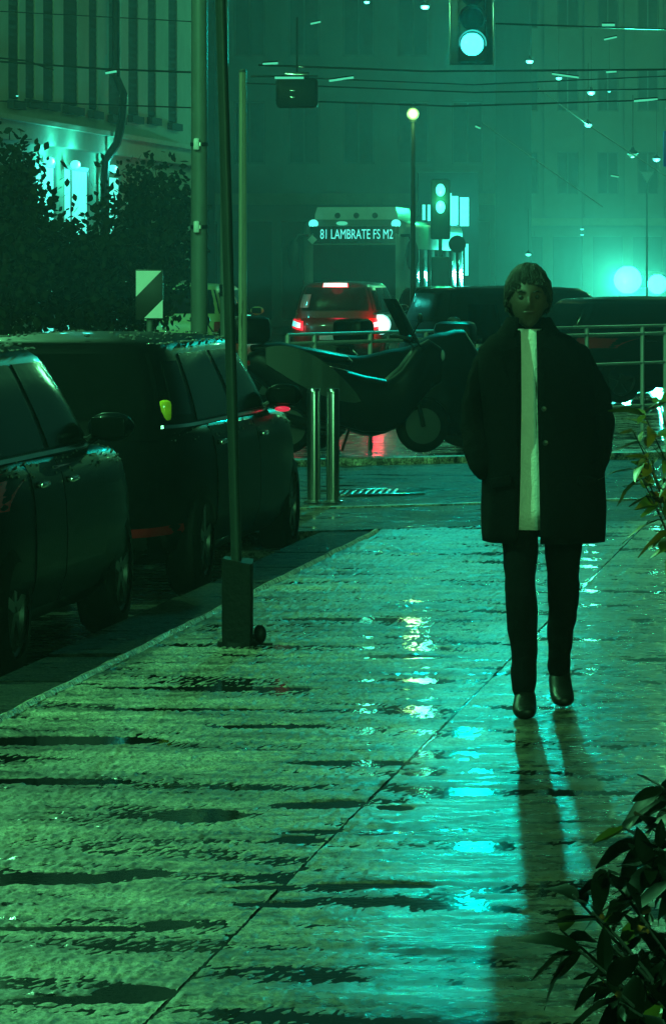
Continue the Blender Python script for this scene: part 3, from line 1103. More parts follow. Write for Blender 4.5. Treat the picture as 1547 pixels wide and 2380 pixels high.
lamp("brake_light", p0, 14, (1, 0.02, 0.07), .12, red)
lamp("brake_light", s.face(.72, .78, -1, .25), 5, (1, 0.02, 0.07), .08, red)
lamp("brake_light", s.face(-.78, .76, -1, .3), 40, (1, 0.02, 0.06), .12, red)
# wet reflection on the rear glass, painted as a pale patch
MB().grid(lambda u, v: s.gface(lerp(.62, .84, u), lerp(.30, .68, v), -1, .012), 4, 4, (.01, 0, 0)).build("rear_reflection", M_LENS_CLEAR, red)

SH_DARK = CarShape(4.2, 1.76, 1.48, 1.0, 0.0)
pd_ = Vector(((1000 - 773.5) / FOC * 77, 77, 0)) + D * 2.1
dark = build_car("car", "black car in the traffic queue partly behind the pedestrian, next to the red car", (pd_.x, pd_.y, -0.12), STREET_ROT, SH_DARK, M_PAINT_BLACK)
MB().box(SH_DARK.face(.15, .55, -1, .03), (.02, .9, .10), bev=.01).build("light_strip", M_SHOP_DIM, dark)

py_ = W(600, 720, 66)
build_car("parked_car", "pale yellow car glimpsed between the tall pale pole and the red car", (-2.35, 68, -0.12), STREET_ROT, SH_SUV, M_PAINT_PALE)
pk_ = W(1495, 720, 52)
build_car("parked_car", "dark wet car parked behind the railing under the bright headlights", (pk_.x + .6, 54, -0.12), math.atan2(ED.y, ED.x), SH_HATCH, M_PAINT_BLACK)
pk2 = W(1330, 720, 56)
build_car("parked_car", "dark car behind the railing hidden by the pedestrian", (pk2.x - .4, 57.5, -0.12), math.atan2(ED.y, ED.x), SH_SUV, M_PAINT_BLUE)

# oncoming vehicle with glaring headlights
ph = W(1490, 650, 150)
SH_VAN = CarShape(4.5, 1.85, 1.72, 1.0, 0.10, -0.2)
on = build_car("car", "oncoming car with glaring headlights in the misty street", (ph.x + .3, ph.y + 2.2, -0.12), STREET_ROT + PI, SH_VAN, M_PAINT_GREY)
for (px, py, rr, pwr) in [(1458, 650, .54, 60000), (1527, 660, .38, 27000)]:
    c = W(px, py, 149.2)
    loc = on.matrix_world.inverted() @ c if False else Matrix.Rotation(-(STREET_ROT + PI), 4, 'Z') @ (c - Vector(on.location))
    MB().ball(loc, (rr * .4, rr, rr), 20, 12).build("headlight", M_HEAD, on)  # glowing ball enlarged to take in its glare
    lamp("headlight_beam", loc + Vector((.5, 0, 0)), pwr, (0.05, 1, 0.62), .25, on, "SPOT", loc + Vector((20, 0, -.6)), 22)

# --- the bus
busc = Vector(((823 - 773.5) / FOC * 92, 92, -0.12))
bus = thing("bus", "single deck city bus coming head on, dark windscreen under its lit destination sign", "bus", busc, STREET_ROT + PI)
BW, BH, BL = 2.5, 3.0, 12.0
rs = []
for (x, ins, z0, z1, rd) in [(0.0, .16, .45, BH - .30, .2), (-.06, .05, .33, BH - .12, .2), (-.20, 0, .30, BH, .22), (-BL + .2, 0, .30, BH, .22), (-BL, .10, .4, BH - .1, .2)]:
    hw = BW / 2 - ins
    r = []
    for (cy, cz, a0) in ((hw - rd, z1 - rd, 0), (-(hw - rd), z1 - rd, 90), (-(hw - .06), z0 + .06, 180), (hw - .06, z0 + .06, 270)):
        q = rd if a0 < 180 else .06
        for k in range(6):
            a = R(a0 + 90 * k / 5)
            r.append((x, cy + q * math.cos(a), cz + q * math.sin(a)))
    rs.append(r)
MB().rings(rs).build("body", M_BUS, bus)


def busface(y0, y1, z0, z1, off=.02, th=.03):
    return lambda u, v: Vector((off - .05 * abs(lerp(y0, y1, u) / 1.25) ** 4, lerp(y0, y1, u), lerp(z0, z1, v)))


MB().grid(busface(-1.10, 1.10, 1.02, 2.40), 14, 6, (-.06, 0, 0)).build("windscreen", M_GLASS, bus)
MB().grid(busface(-1.12, 1.12, .50, .96), 14, 3, (-.06, 0, 0)).build("front_panel", M_BUS_DARK, bus)
hd = MB().grid(busface(-1.06, 1.06, 2.43, 2.84), 14, 3, (-.06, 0, 0)).build("destination_sign", M_BUS_DARK, bus)
cu = bpy.data.curves.new("txt", 'FONT')
cu.body = "81 LAMBRATE FS M2"
cu.size = 0.33
cu.align_x = 'CENTER'
cu.align_y = 'CENTER'
cu.extrude = 0.006
cu.offset = 0.0
cu.space_character = 1.0
to = bpy.data.objects.new("txt", cu)
COL.objects.link(to)
tm = eval_mesh(to, "sign_text")
kill(to)
xs = [v.co.x for v in tm.vertices]
k = 1.74 / (max(xs) - min(xs))
for v in tm.vertices:
    v.co = Vector((0.045 + v.co.z, v.co.x * k + 0.06, 2.64 + v.co.y * 1.0))
tm.materials.clear()
tm.materials.append(M_DISPLAY)
link("sign_text", tm, hd)
for sg in (1, -1):
    MB().ball((-.06, sg * .99, 2.90), (.08, .115, .105), 16, 10).build("marker_lamp", M_LAMP, bus)
    # big drooping mirrors
    mr = MB().ball((.28, sg * 1.42, 2.15), (.10, .16, .38), 16, 10).build("mirror", M_BLACK, bus)
    MB().tube([(-.05, sg * 1.12, 2.62), (.2, sg * 1.34, 2.62), (.28, sg * 1.42, 2.45)], .04).build("mirror_arm", M_BLACK, mr)
    MB().ball((.0, sg * .92, .72), (.06, .15, .10), 16, 8).build("headlight", M_LENS_CLEAR, bus)
    for i in range(7):
        x0 = -.9 - i * 1.55
        MB().box((x0 - .7, sg * (BW / 2 + .004), 1.78), (1.42, .03, 1.05), bev=.012).build("side_window", M_GLASS if sg > 0 or i != 0 else M_SHOP_DIM, bus)
    for x in (-2.6, -8.8):
        w = MB().lathe((x, sg * (BW / 2 - .27), .48), (0, sg, 0), [(0, .36), (.02, .46), (.24, .46), (.275, .44), (.28, .30)], 28, False).build("wheel", M_TYRE, bus)
        MB().lathe((x, sg * (BW / 2 - .27), .48), (0, sg, 0), [(.24, .30), (.275, .28), (.22, .1), (.25, .01)], 24).build("rim", M_RIM, w)
    # wipers
    MB().tube([(.05, sg * .12, .99), (.055, sg * .55, 1.08), (.05, sg * .95, 1.20)], .012, 6).build("wiper", M_BLACK, bus)
MB().ball((-.02, -.30, 2.91), (.05, .14, .05), 16, 8).build("roof_lamp", M_LAMP_SOFT, bus)
ru = MB().rings([[(-.35 - a, sy * (1.0 - b), z) for sy, a in ((1, 0), (-1, 0), (-1, 2.6), (1, 2.6))] for (b, z) in ((0, BH - .03), (0.0, BH + .12), (.06, BH + .30))]).build("roof_unit", mat("roof_unit_white", (0.6, 0.62, 0.6), 0.4, var=0.2), bus)
for i in range(3):
    MB().lathe((-.34, -.45 + .45 * i, BH + .10), (1, 0, 0), [(0, .07), (.02, .065), (.02, .001)], 14).build("vent", M_BLACK, ru)
MB().box((.06, -1.0, 2.52), (.02, .16, .16), rot=Matrix.Rotation(R(45), 4, 'X'), bev=.004).build("windscreen_sticker", M_PLATE, bus)
MB().grid(lambda u, v: Vector((-.5 - 11 * u, -BW / 2 - .012, lerp(.55, 1.1, v))), 10, 2, (0, .03, 0)).build("side_skirt", M_BUS, bus)

# ------------------------------------------------------------------ scooters in front of the railing
def build_scooter(name, label, loc, rz, group):
    t = thing(name, label, "motor scooter", loc, rz, group)
    for x, part in ((0.68, "front"), (-0.62, "rear")):
        w = MB().lathe((x, -.055, .255), (0, 1, 0), [(0, .17), (.01, .22), (.035, .25), (.055, .255), (.075, .25), (.10, .22), (.11, .17)], 30, False).build("wheel", M_TYRE, t)
        mb = MB().lathe((x, -.05, .255), (0, 1, 0), [(.02, .18), (.03, .16), (.03, .04), (.07, .04), (.07, .16), (.08, .18)], 26)
        mb.build("rim", M_RIM, w)
    # main shell: tail to floor to front shield
    prof = [(-1.02, .80, .92, .07), (-.92, .70, 1.0, .13), (-.7, .52, .98, .17), (-.4, .34, .88, .19), (-.1, .26, .80, .19), (.12, .20, .74, .19), (.32, .20, .70, .19), (.46, .24, .82, .19), (.60, .42, 1.0, .19), (.74, .58, 1.08, .14), (.86, .66, 1.0, .07)]
    rs = []
    for (x, z0, z1, hw) in prof:
        zc, hz = (z0 + z1) / 2, (z1 - z0) / 2
        rs.append([(x, hw * math.copysign(abs(math.cos(a)) ** .7, math.cos(a)), zc + hz * math.copysign(abs(math.sin(a)) ** .7, math.sin(a))) for a in (2 * PI * k / 20 for k in range(20))])
    MB().rings(rs).build("body", M_SCOOT, t)
    for sg in (1, -1):
        # long tapering side panel
        def pn(u, v):
            x = lerp(-.86, .05, u)
            c = lerp(.93, .50, u ** 1.35)
            hh = .17 * math.sin(PI * min(1, max(0.02, u * .90 + .10))) ** .7
            return Vector((x, sg * (.20 + .02 * math.sin(PI * u)), c + (v - .5) * 2 * hh))
        MB().grid(pn, 16, 5, (0, -sg * .03, 0)).build("side_panel", M_FAIRING, t)
        MB().tube([(.56, sg * .05, 1.08), (.50, sg * .30, 1.10), (.46, sg * .36, 1.10)], .018).build("handlebar", M_BLACK, t)
        m = MB().ball((.58, sg * .36, 1.28), (.025, .075, .05), 14, 8).build("mirror", M_BLACK, t)
        MB().tube([(.52, sg * .26, 1.11), (.58, sg * .34, 1.25)], .008, 6).build("mirror_stem", M_BLACK, m)
    rs = []
    for (x, z, hw, hh) in [(-.96, 1.0, .08, .03), (-.7, 1.0, .16, .06), (-.35, .93, .17, .06), (-.05, .88, .12, .05), (.0, .86, .04, .02)]:
        rs.append([(x, hw * math.cos(a), z + hh * math.sin(a)) for a in (2 * PI * k / 16 for k in range(16))])
    MB().rings(rs).build("seat", M_SEAT, t)
    MB().grid(lambda u, v: Vector((.66 - .22 * v - .10 * (2 * u - 1) ** 2, lerp(-.20, .20, u) * (1 - .25 * v), 1.04 + .42 * v)), 8, 6, (-.006, 0, 0)).build("windshield", M_GLASS, t)
    MB().grid(lambda u, v: Vector((.68 + .27 * math.cos(PI * lerp(.05, .95, u)), lerp(-.07, .07, v), .255 + .285 * math.sin(PI * lerp(.05, .95, u)))), 12, 3, (0, 0, -.015)).build("front_mudguard", M_SCOOT, t)
    MB().ball((-1.0, 0, .86), (.03, .10, .04), 14, 8).build("tail_lamp", M_LENS_RED, t)
    MB().tube([(-.1, -.18, .22), (-.5, -.20, .30), (-.95, -.21, .42)], [.03, .05, .06], 12).build("exhaust", M_IRON, t)
    MB().tube([(0, .1, .24), (-.05, .2, .02)], .014, 6).build("stand", M_IRON, t)
    MB().ball((.87, 0, .92), (.03, .10, .06), 14, 8).build("headlight", M_LENS_CLEAR, t)
    for sg in (1, -1):
        MB().tube([(.68, sg * .075, .25), (.60, sg * .07, .62)], .022, 8).build("fork", M_IRON, t)
        MB().tube([(.53, sg * .2, 1.10), (.64, sg * .18, 1.0), (.62, sg * .08, .86)], .006, 5).build("cable", M_CABLE, t)
    MB().box((-.98, 0, 1.17), (.36, .40, .26), bev=.07).build("top_box", M_SCOOT, t)
    MB().box((-1.06, 0, .62), (.02, .18, .17), bev=.004).build("number_plate", M_PLATE, t)
    MB().tube([(-.6, .17, .28), (-.82, .19, .80)], .028, 8).build("shock_absorber", M_IRON, t)
    return t


sa = math.atan2(ED.y, ED.x)
q = G(980, 1052, -0.03)
build_scooter("motor_scooter", "black motor scooter with a grey side panel behind the steel bollards", (q.x - .68 * math.cos(.2), q.y - .68 * math.sin(.2), -0.03), .2, "scooters parked by the railing")
q = G(1075, 1040, -0.12)
build_scooter("motor_scooter", "black motor scooter nosed up to the railing, next to the pedestrian", (q.x + .15, q.y + .5, -0.12), sa + .9, "scooters parked by the railing")
q = G(690, 1030, -0.12)
o = build_scooter("motor_scooter", "black motor scooter between the estate car and the railing, behind the bollards", (q.x - .3, q.y + .9, -0.12), sa + 2.3, "scooters parked by the railing")

# a motorcycle under a dark rain cover, between scooter and railing
q = G(905, 1044, -0.03)
cvr = thing("covered_motorcycle", "motorcycle under a sagging black rain cover behind the scooter with the grey side panel", "motorcycle", (q.x, q.y + .35, -0.03), .22)
rs = []
rc = random.Random(4)
for i in range(25):
    t = i / 24
    x = lerp(-1.12, 1.12, t)
    top = pw([(-1.12, .62), (-.85, .98), (-.3, .90), (.1, .97), (.5, 1.12), (.72, 1.16), (.95, .86), (1.12, .60)], x)
    hw = pw([(-1.12, .10), (-.7, .26), (0, .30), (.5, .40), (.8, .34), (1.12, .10)], x)
    r = []
    for k in range(28):
        a = 2 * PI * k / 28
        cz, sz = math.cos(a), math.sin(a)
        z = .16 + (top - .16) * (.5 + .5 * sz) if sz > -.98 else .16
        w_ = hw * abs(cz) ** .6 * (1.25 - .75 * (z / top) ** 1.6)
        fold = .025 * math.sin(k * 2.2 + i * .9) + .02 * math.sin(i * 1.7)
        z -= .06 * math.sin(i * .8) * (1 - z / top)
        r.append((x, math.copysign(w_, cz) + fold * (1 - z / top), z))
    rs.append(r)
MB().rings(rs).build("rain_cover", mat("tarpaulin", (0.0035, 0.004, 0.004), 0.45, spec=0.15, var=0.4, bump=0.5, bscale=7), cvr)
for x in (-.72, .74):
    w = MB().lathe((x, -.06, .30), (0, 1, 0), [(0, .20), (.01, .27), (.04, .30), (.08, .30), (.11, .27), (.12, .20)], 30, False).build("wheel", M_TYRE, cvr)
    mb = MB().lathe((x, -.05, .30), (0, 1, 0), [(.02, .205), (.05, .19), (.08, .205)], 28, False)
    for k in range(6):
        a = PI * k / 6
        mb.tube([(x - .2 * math.cos(a), .0, .30 - .2 * math.sin(a)), (x + .2 * math.cos(a), .0, .30 + .2 * math.sin(a))], .008, 5)
    mb.build("rim", M_RIM, w)

# ------------------------------------------------------------------ railing
def rail_depth(px):
    return lerp(38.0, 43.5, (px - 665) / (1425 - 665))


rl = thing("railing", "galvanized pedestrian railing with double top rail between pavement and street", "railing", (0, 0, 0))
A = W(668, 797, rail_depth(668))
B = W(1600, 756, rail_depth(1600))
def rp(px, z):
    zz = rail_depth(px)
    return Vector(((px - 773.5) / FOC * zz, zz, z))
for (z, r) in ((1.065, .016), (.975, .020), (.645, .016), (.16, .016)):
    MB().tube([rp(px, z) for px in range(668, 1640, 60)], r, 8).build("rail", M_GALV, rl)
for px in (668, 730, 860, 990, 1110, 1235, 1363, 1492, 1545, 1610):
    p = rp(px, 0)
    MB().tube([(p.x, p.y, -.12), (p.x, p.y, 1.06)], .024, 10).build("post", M_GALV, rl)

# ------------------------------------------------------------------ bollards, poles, signs
for (px, lab) in ((729, "steel bollard closer to the parked estate car of the pair"), (773, "steel bollard next to the drain grate, of the pair")):
    c = G(px, 1161)
    t = thing("bollard", lab, "bollard", (c.x, c.y, -0.02), 0, "pair of steel bollards")
    MB().lathe((0, 0, 0), (0, 0, 1), [(0, .049), (.80, .049), (.812, .047)], 28).build("post", M_STEEL, t)
    MB().lathe((0, 0, .812), (0, 0, 1), [(0, .051), (.022, .051), (.034, .043), (.036, .001)], 28).build("cap", M_STEEL, t)
    MB().lathe((0, 0, 0), (0, 0, 1), [(0, .075), (.012, .075), (.016, .055)], 28).build("base_ring", M_STEEL, t)

# leaning sign pole on its sleeve
c = G(552, 1500)
sp = thing("sign_pole", "thin dark pole leaning slightly in a black sheet metal sleeve on the pavement", "pole", (c.x, c.y, 0))
lx = -.082 / 2.93
tp = [( .006 + lx * z, 0, z) for z in (.05, .9, 1.8, 2.7, 3.6)]
MB().tube(tp, .025, 16).build("pole", M_POLE_DARK, sp)
slv = []
for z in (0.0, .06, .39):
    w = .070 if z > .05 else .066
    slv.append([(-w, -.075, z + (0.012 if z > .3 else 0)), (w - .012, -.085, z - (.014 if z > .3 else 0)), (w, -.06, z - (.014 if z > .3 else 0)), (w, .07, z), (-w + .01, .08, z + .01)])
MB().rings(slv).build("sleeve", M_IRON, sp)
MB().lathe((0, 0, 0), (0, 0, 1), [(0, .095), (.02, .09), (.035, .07)], 20).build("foot", M_IRON, sp)
MB().tube([(.06, 0, .03), (.11, 0, .055)], .014, 8).build("clamp_bolt", M_IRON, sp)
MB().ball((.102, -.01, .052), (.030, .035, .045), 14, 8).build("clamp", M_IRON, sp)
MB().tube([(.02, -.01, .012), (.16, -.03, .008)], .007, 6).build("anchor_bar", M_IRON, sp)

# thick street pole, with a bracket
pz = 32.0
c = W(463, 800, pz)
po = thing("street_pole", "thick grey mast with two small white brackets behind the parked cars", "pole", (c.x, c.y, -0.12))
MB().lathe((0, 0, 0), (0, 0, 1), [(0, .10), (.3, .095), (.32, .072), (9.0, .060)], 24).build("mast", M_POLE, po)
for py in (335, 527):
    z = 1.72 - (py - 623) / FOC * pz + .12
    b = MB().box((-.02, -.085, z), (.05, .06, .10), bev=.015).build("bracket", M_PLATE, po)
    MB().lathe((0, 0, z - .015), (0, 0, 1), [(0, .075), (.03, .075)], 24).build("clamp_ring", M_STEEL, po)
# dark lamp post right behind the sign pole
c = W(521, 800, 33.5)
po = thing("street_pole", "dark upright post half hidden behind the leaning sign pole", "pole", (c.x, c.y, -0.12))
MB().lathe((0, 0, 0), (0, 0, 1), [(0, .06), (.25, .06), (.27, .036), (9.0, .032)], 20).build("mast", M_POLE, po)
MB().lathe((0, 0, 1.6), (0, 0, 1), [(0, .042), (.10, .042)], 20).build("collar", M_STEEL, po)
# pale pole
c = W(564, 800, 34.0)
po = thing("street_pole", "slender pale yellow pole rising behind the windscreen of the parked estate car", "pole", (c.x, c.y, -0.12))
hz = 1.72 + (623 - 165) / FOC * 34.0 + .12
MB().lathe((0, 0, 0), (0, 0, 1), [(0, .05), (.2, .05), (.22, .041), (hz, .032)], 20).build("mast", M_POLE_PALE, po)
MB().lathe((0, 0, hz - .01), (0, 0, 1), [(0, .036), (.02, .034), (.03, .01)], 20).build("cap", M_POLE, po)

# hazard chevron board
c = W(347, 684, 30.5)
cb = thing("hazard_board", "black and white diagonal hazard marker board above the parked car roof", "sign", (c.x, c.y, -0.12))
k = 30.5 / FOC
zc = c.z + .12
MB().box((0, .012, zc), (64 * k, .02, 116 * k), bev=.004).build("board", M_BLACK, cb)
T = lambda x, y: (x * k, -.003, zc - y * k)
MB().prism([T(-31, -55), T(28, -55), T(-31, 5)], (0, .004, 0)).build("white_triangle", M_WHITE, cb, False)
MB().prism([T(31, 12), T(31, 55), T(-12, 55)], (0, .004, 0)).build("white_triangle", M_WHITE, cb, False)
MB().tube([(0, .05, 0), (0, .05, zc + .1)], .025, 12).build("post", M_POLE, cb)

# ------------------------------------------------------------------ traffic signal hung over the street
TZ = 42.0
tk = TZ / FOC
c = W(1096, 103, TZ)
ts = thing("traffic_signal", "hanging traffic signal with its big green lamp lit in a dark backboard", "traffic light", (c.x, c.y, c.z))
MB().box((0, .09, .26), (.46, .03, .95), bev=.012).build("backboard", M_BLACK, ts)
MB().box((-.236, .085, .26), (.012, .045, .96), bev=.003).build("edge_strip", M_STEEL, ts)
MB().box((.236, .085, .26), (.012, .045, .96), bev=.003).build("edge_strip", M_STEEL, ts)
hs = MB().box((0, .0, .26), (.30, .15, .90), bev=.03).build("housing", M_BLACK, ts)
for i, m in enumerate((M_GREEN_LENS, M_DARK_LENS, M_DARK_LENS)):
    z = .27 * i
    MB().ball((0, -.08, z), (.125, .035, .125), 22, 12).build("lens", m, hs)
    rs = []
    for (y, r) in ((-.07, .138), (-.24, .150)):
        rs.append([(r * math.cos(R(a)), y + (.05 if False else 0), z + r * math.sin(R(a))) for a in range(-10, 191, 10)])
    mb = MB()
    mb.rings(rs, cap=False, closed=False)
    mb.build("visor", M_BLACK, hs)
MB().tube([(-.1, .05, .70), (-.1, .05, 1.6)], .012, 6).build("hanger", M_CABLE, ts)
MB().tube([(.1, .05, .70), (.1, .05, 1.6)], .012, 6).build("hanger", M_CABLE, ts)
lamp("signal_light", (0, -.26, 0), 600, (0.0, 1.0, 0.78), .12, ts, "SPOT", (0, -6, -.9), 150)

# dark box hung from the tram wires (signal seen from behind)
c = W(690, 215, 46)
hb = thing("signal_box", "dark square box hung from the overhead wires above the bus", "signal", c)
MB().box((0, 0, 0), (.50, .26, .36), bev=.05).build("housing", M_IRON, hb)
MB().box((0, .0, .215), (.30, .18, .06), bev=.02).build("top_plate", M_STEEL, hb)
MB().tube([(-.55, -.10, .19), (.25, -.10, .195)], .010, 8).build("clamp_bar", M_STEEL, hb)
MB().tube([(0, 0, .2), (0, 0, .9)], .012, 6).build("hanger", M_CABLE, hb)
for (x, z) in ((-.05, .02), (-.05, -.06), (.05, .30)):
    MB().box((x, -.135, z), (.07, .02, .02), bev=.006).build("clip", M_STEEL, hb)

# globe lamp post
c = W(959, 264, 60)
gl = thing("lamp_post", "slim dark lamp post with a yellowish lit globe beside the bus", "street lamp", (c.x, c.y, -0.12))
zz = c.z + .12
MB().lathe((0, 0, 0), (0, 0, 1), [(0, .09), (.5, .08), (.52, .05), (zz - .1, .032)], 16).build("post", M_POLE_DARK, gl)
MB().ball((0, 0, zz), .098, 20, 14).build("globe", M_GLOBE, gl)
MB().lathe((0, 0, zz - .13), (0, 0, 1), [(0, .05), (.03, .06), (.04, .03)], 16).build("collar", M_POLE_DARK, gl)
MB().lathe((0, 0, zz + .085), (0, 0, 1), [(0, .05), (.02, .04), (.03, .01)], 16).build("cap", M_POLE_DARK, gl)
lamp("globe_light", (0, -.2, zz), 40, (.35, 1, .3), .1, gl)

# two lamp signal head far along the street
c = W(1023, 461, 96)
sg_ = thing("tram_signal", "two bright stacked signal lamps beside the lit shopfront", "signal", (c.x, c.y, -0.12))
zz = c.z + .12
k = 96 / FOC
MB().box((0, .05, zz - 25 * k), (46 * k, .12, 140 * k), bev=.05).build("housing", M_IRON, sg_)
MB().box((0, .05, zz - 205 * k), (44 * k, .14, 140 * k), bev=.05).build("cabinet", M_IRON, sg_)
MB().tube([(0, .05, 0), (0, .05, zz)], .05, 10).build("post", M_POLE_DARK, sg_)
for dy in (-20, 20):
    MB().ball((0, -.02, zz - dy * k), (11 * k, .06, 15 * k), 18, 12).build("lamp", M_LAMP, sg_)
lamp("signal_light", (0, -.5, zz), 160, (.03, 1, .35), .15, sg_)
# round sign seen from behind
c = W(1062, 567, 90)
rsn = thing("round_sign", "round traffic sign seen from behind below the lit shopfront", "sign", (c.x, c.y, -0.12))
MB().lathe((0, 0, c.z + .12), (0, 1, 0), [(0, .20), (.015, .205), (.02, .19)], 24).build("plate", M_IRON, rsn)
MB().tube([(0, .04, 0), (0, .04, c.z + .3)], .03, 10).build("post", M_POLE_DARK, rsn)
# yield sign
c = W(1503, 410, 120)
ys = thing("yield_sign", "small pale inverted triangle sign high in the mist", "sign", (c.x, c.y, -0.12))
zz = c.z + .12
MB().prism([(-.21, 0, zz + .16), (.21, 0, zz + .16), (0, 0, zz - .20)], (0, .02, 0)).build("plate", M_WHITE, ys, False)
MB().tube([(0, .05, 0), (0, .05, zz + .2)], .03, 8).build("post", M_POLE, ys)
# blue sign at the frame edge
c = W(1541, 345, 40)
bs = thing("parking_sign", "blue panel sign on a pole, cut off by the picture edge", "sign", (c.x, c.y, -0.12))
zz = c.z + .12
MB().box((.25, 0, zz), (.50, .02, .37), bev=.008).build("panel", M_BLUE_SIGN, bs)
MB().tube([(.08, .05, 0), (.08, .05, zz + .25)], .035, 14).build("post", M_POLE_PALE, bs)

# ------------------------------------------------------------------ overhead wires
def wire(label, pts, r=.012, sag=0.0, m=M_CABLE):
    P = []
    for (a, b) in zip(pts, pts[1:]):
        for k in range(10):
            t = k / 10
            P.append(a.lerp(b, t) - Vector((0, 0, sag * 4 * t * (1 - t))))
    P.append(pts[-1])
    o = MB().tube(P, r, 6).build("overhead_wire", m)
    return tag(o, label, "wire", "overhead tram wires")


wire("dark wire crossing in front of the tall windows above the trees", [W(-60, 138, 48), W(250, 160, 48), W(470, 168, 48)], .014)
wire("double wire bracket line at the edge above the tall windows", [W(-60, 128, 47), W(60, 140, 47), W(125, 162, 47)], .012)
wire("lower thin wire crossing the building front above the cornice", [W(-60, 232, 50), W(460, 250, 50)], .010)
wire("thin wire at the top above the tall windows", [W(-60, 22, 50), W(460, 50, 50)], .008)
wire("long dark wire passing just below the green signal", [W(600, 150, 46), W(1000, 165, 46), W(1640, 160, 46)], .014)
wire("second long dark wire below the green signal", [W(600, 176, 47), W(1100, 196, 47), W(1640, 172, 47)], .009)
wire("third long wire with insulators over the globe lamp", [W(640, 232, 49), W(1050, 246, 49), W(1640, 228, 49)], .012)
wire("bright wire from the green signal to the picture edge", [W(1150, 54, 43), W(1640, 70, 43)], .011, m=M_STEEL)
wire("wire above the globe lamp running through the signal box", [W(560, 192, 46.2), W(1100, 214, 46.2), W(1640, 204, 46.2)], .010)
wire("slanting wire falling through the mist between the pendant lamps", [W(1250, 205, 70), W(1366, 290, 80), W(1640, 470, 100)], .012)
wire("faint slanting wire over the pedestrian", [W(1120, 285, 75), W(1400, 480, 95)], .010)

LG = "small lamps hung over the street"


def pendant(px, py, z, r, lab, power=0, m=None):
    r *= .72
    c = W(px, py, z)
    t = thing("pendant_lamp", lab, "street lamp", c, 0, LG)
    MB().ball((0, 0, 0), (r * 1.25, r, r * .8), 14, 8).build("bulb", m or M_LAMP, t)
    MB().lathe((0, 0, r * .35), (0, 0, 1), [(0, r * 1.7), (r * .35, r * 1.4), (r * .8, r * .5), (r * 1.6, r * .3)], 14).build("shade", M_IRON, t)
    MB().tube([(0, 0, r * 1.5), (0, 0, r * 1.5 + 1.2)], .005, 5).build("hanger", M_CABLE, t)
    if power:
        lamp("pendant_light", (0, -.25, -r * 1.2), power, (.08, 1, .55), .1, t)


for a in [(987, 15, 80, .10, "pendant lamp by the top edge, beside the green signal", 120),
          (1230, 142, 78, .085, "pendant lamp level with the wires, first to the right of the green signal", 60),
          (1298, 181, 84, .075, "pendant lamp with a short streak of wire above it", 40),
          (1373, 215, 90, .10, "pendant lamp, brightest of those over the right side of the street", 80),
          (1415, 212, 96, .045, "tiny pendant lamp close to the brightest one", 0),
          (1366, 290, 80, .085, "pendant lamp on the slanting wire", 40),
          (1525, 370, 95, .10, "pendant lamp beside the blue panel sign", 50),
          (1227, 591, 110, .09, "small lamp right above the pedestrian", 20),
          (1352, 532, 140, .075, "upper of two tiny stacked lamps in the mist", 0),
          (1352, 545, 140, .075, "lower of two tiny stacked lamps in the mist", 0),
          (1241, 628, 125, .06, "tiny lamp low behind the pedestrian", 0),
          (852, 4, 85, .07, "dim pendant lamp at the top edge over the bus", 60),
          (40, 222, 52, .02, "tiny lamp on the building front above the trees", 0)]:
    pendant(*a)
c = W(1470, 357, 105)
t = thing("pendant_lamp", "yellowish pendant lamp throwing a cone of light into the mist", "street lamp", c, 0, LG)
MB().lathe((0, 0, 0), (0, 0, 1), [(0, .16), (.05, .15), (.12, .06), (.2, .03)], 16).build("shade", M_IRON, t)
MB().ball((0, 0, -.02), (.12, .12, .08), 14, 8).build("bulb", M_LAMP_SOFT, t)
MB().tube([(0, 0, .15), (0, 0, 1.6)], .012, 5).build("hanger", M_CABLE, t)
lamp("pendant_light", (0, 0, -.18), 700, (.2, 1, .4), .08, t, 'SPOT', (0, 0, -5), 90)


def strip(px, py, z, ln, ang, lab):  # emissive dashes added in place of glints on the wires
    c = W(px, py, z)
    t = thing("wire_glint", lab, "lamp", c, 0, "glowing glints along the wires")
    d = Vector((math.cos(R(ang)), 0, math.sin(R(ang))))
    MB().tube([-d * ln / 2, d * ln / 2], .014, 8).build("tube", M_LAMP_SOFT, t)
    MB().tube([-d * ln / 2 + Vector((0, 0, .022)), d * ln / 2 + Vector((0, 0, .022))], .010, 6).build("glint_backing", M_IRON, t)


for a in [(1413, 57, 43, .14, 0, "glowing glint on the bright wire from the signal to the picture edge"),
          (1418, 88, 60, .20, 12, "glowing glint just under the bright wire"),
          (1420, 166, 60, .16, 5, "glowing glint between the wires, over the brightest pendant"),
          (1313, 175, 60, .42, -8, "long glowing glint beside the wires right of the signal"),
          (1110, 295, 60, .09, -25, "short glowing glint below the green signal"),
          (1428, 409, 75, .16, -10, "glowing glint in the mist left of the inverted triangle sign"),
          (733, 52, 60, .16, 12, "glowing glint alone over the bus, near the top"),
          (793, 183, 47, .30, 8, "glowing glint on the wire right of the hanging dark box"),
          (672, 180, 45.5, .34, 0, "glowing glint along the top of the hanging dark box"),
          (628, 147, 46, .18, 4, "glowing glint on the wire left of the hanging dark box"),
          (258, 167, 48, .14, 10, "glowing glint on the wire before the tall windows"),
          (1500, 232, 49, .30, 4, "dashed glowing glint on the third wire near the picture edge")]:
    strip(*a)

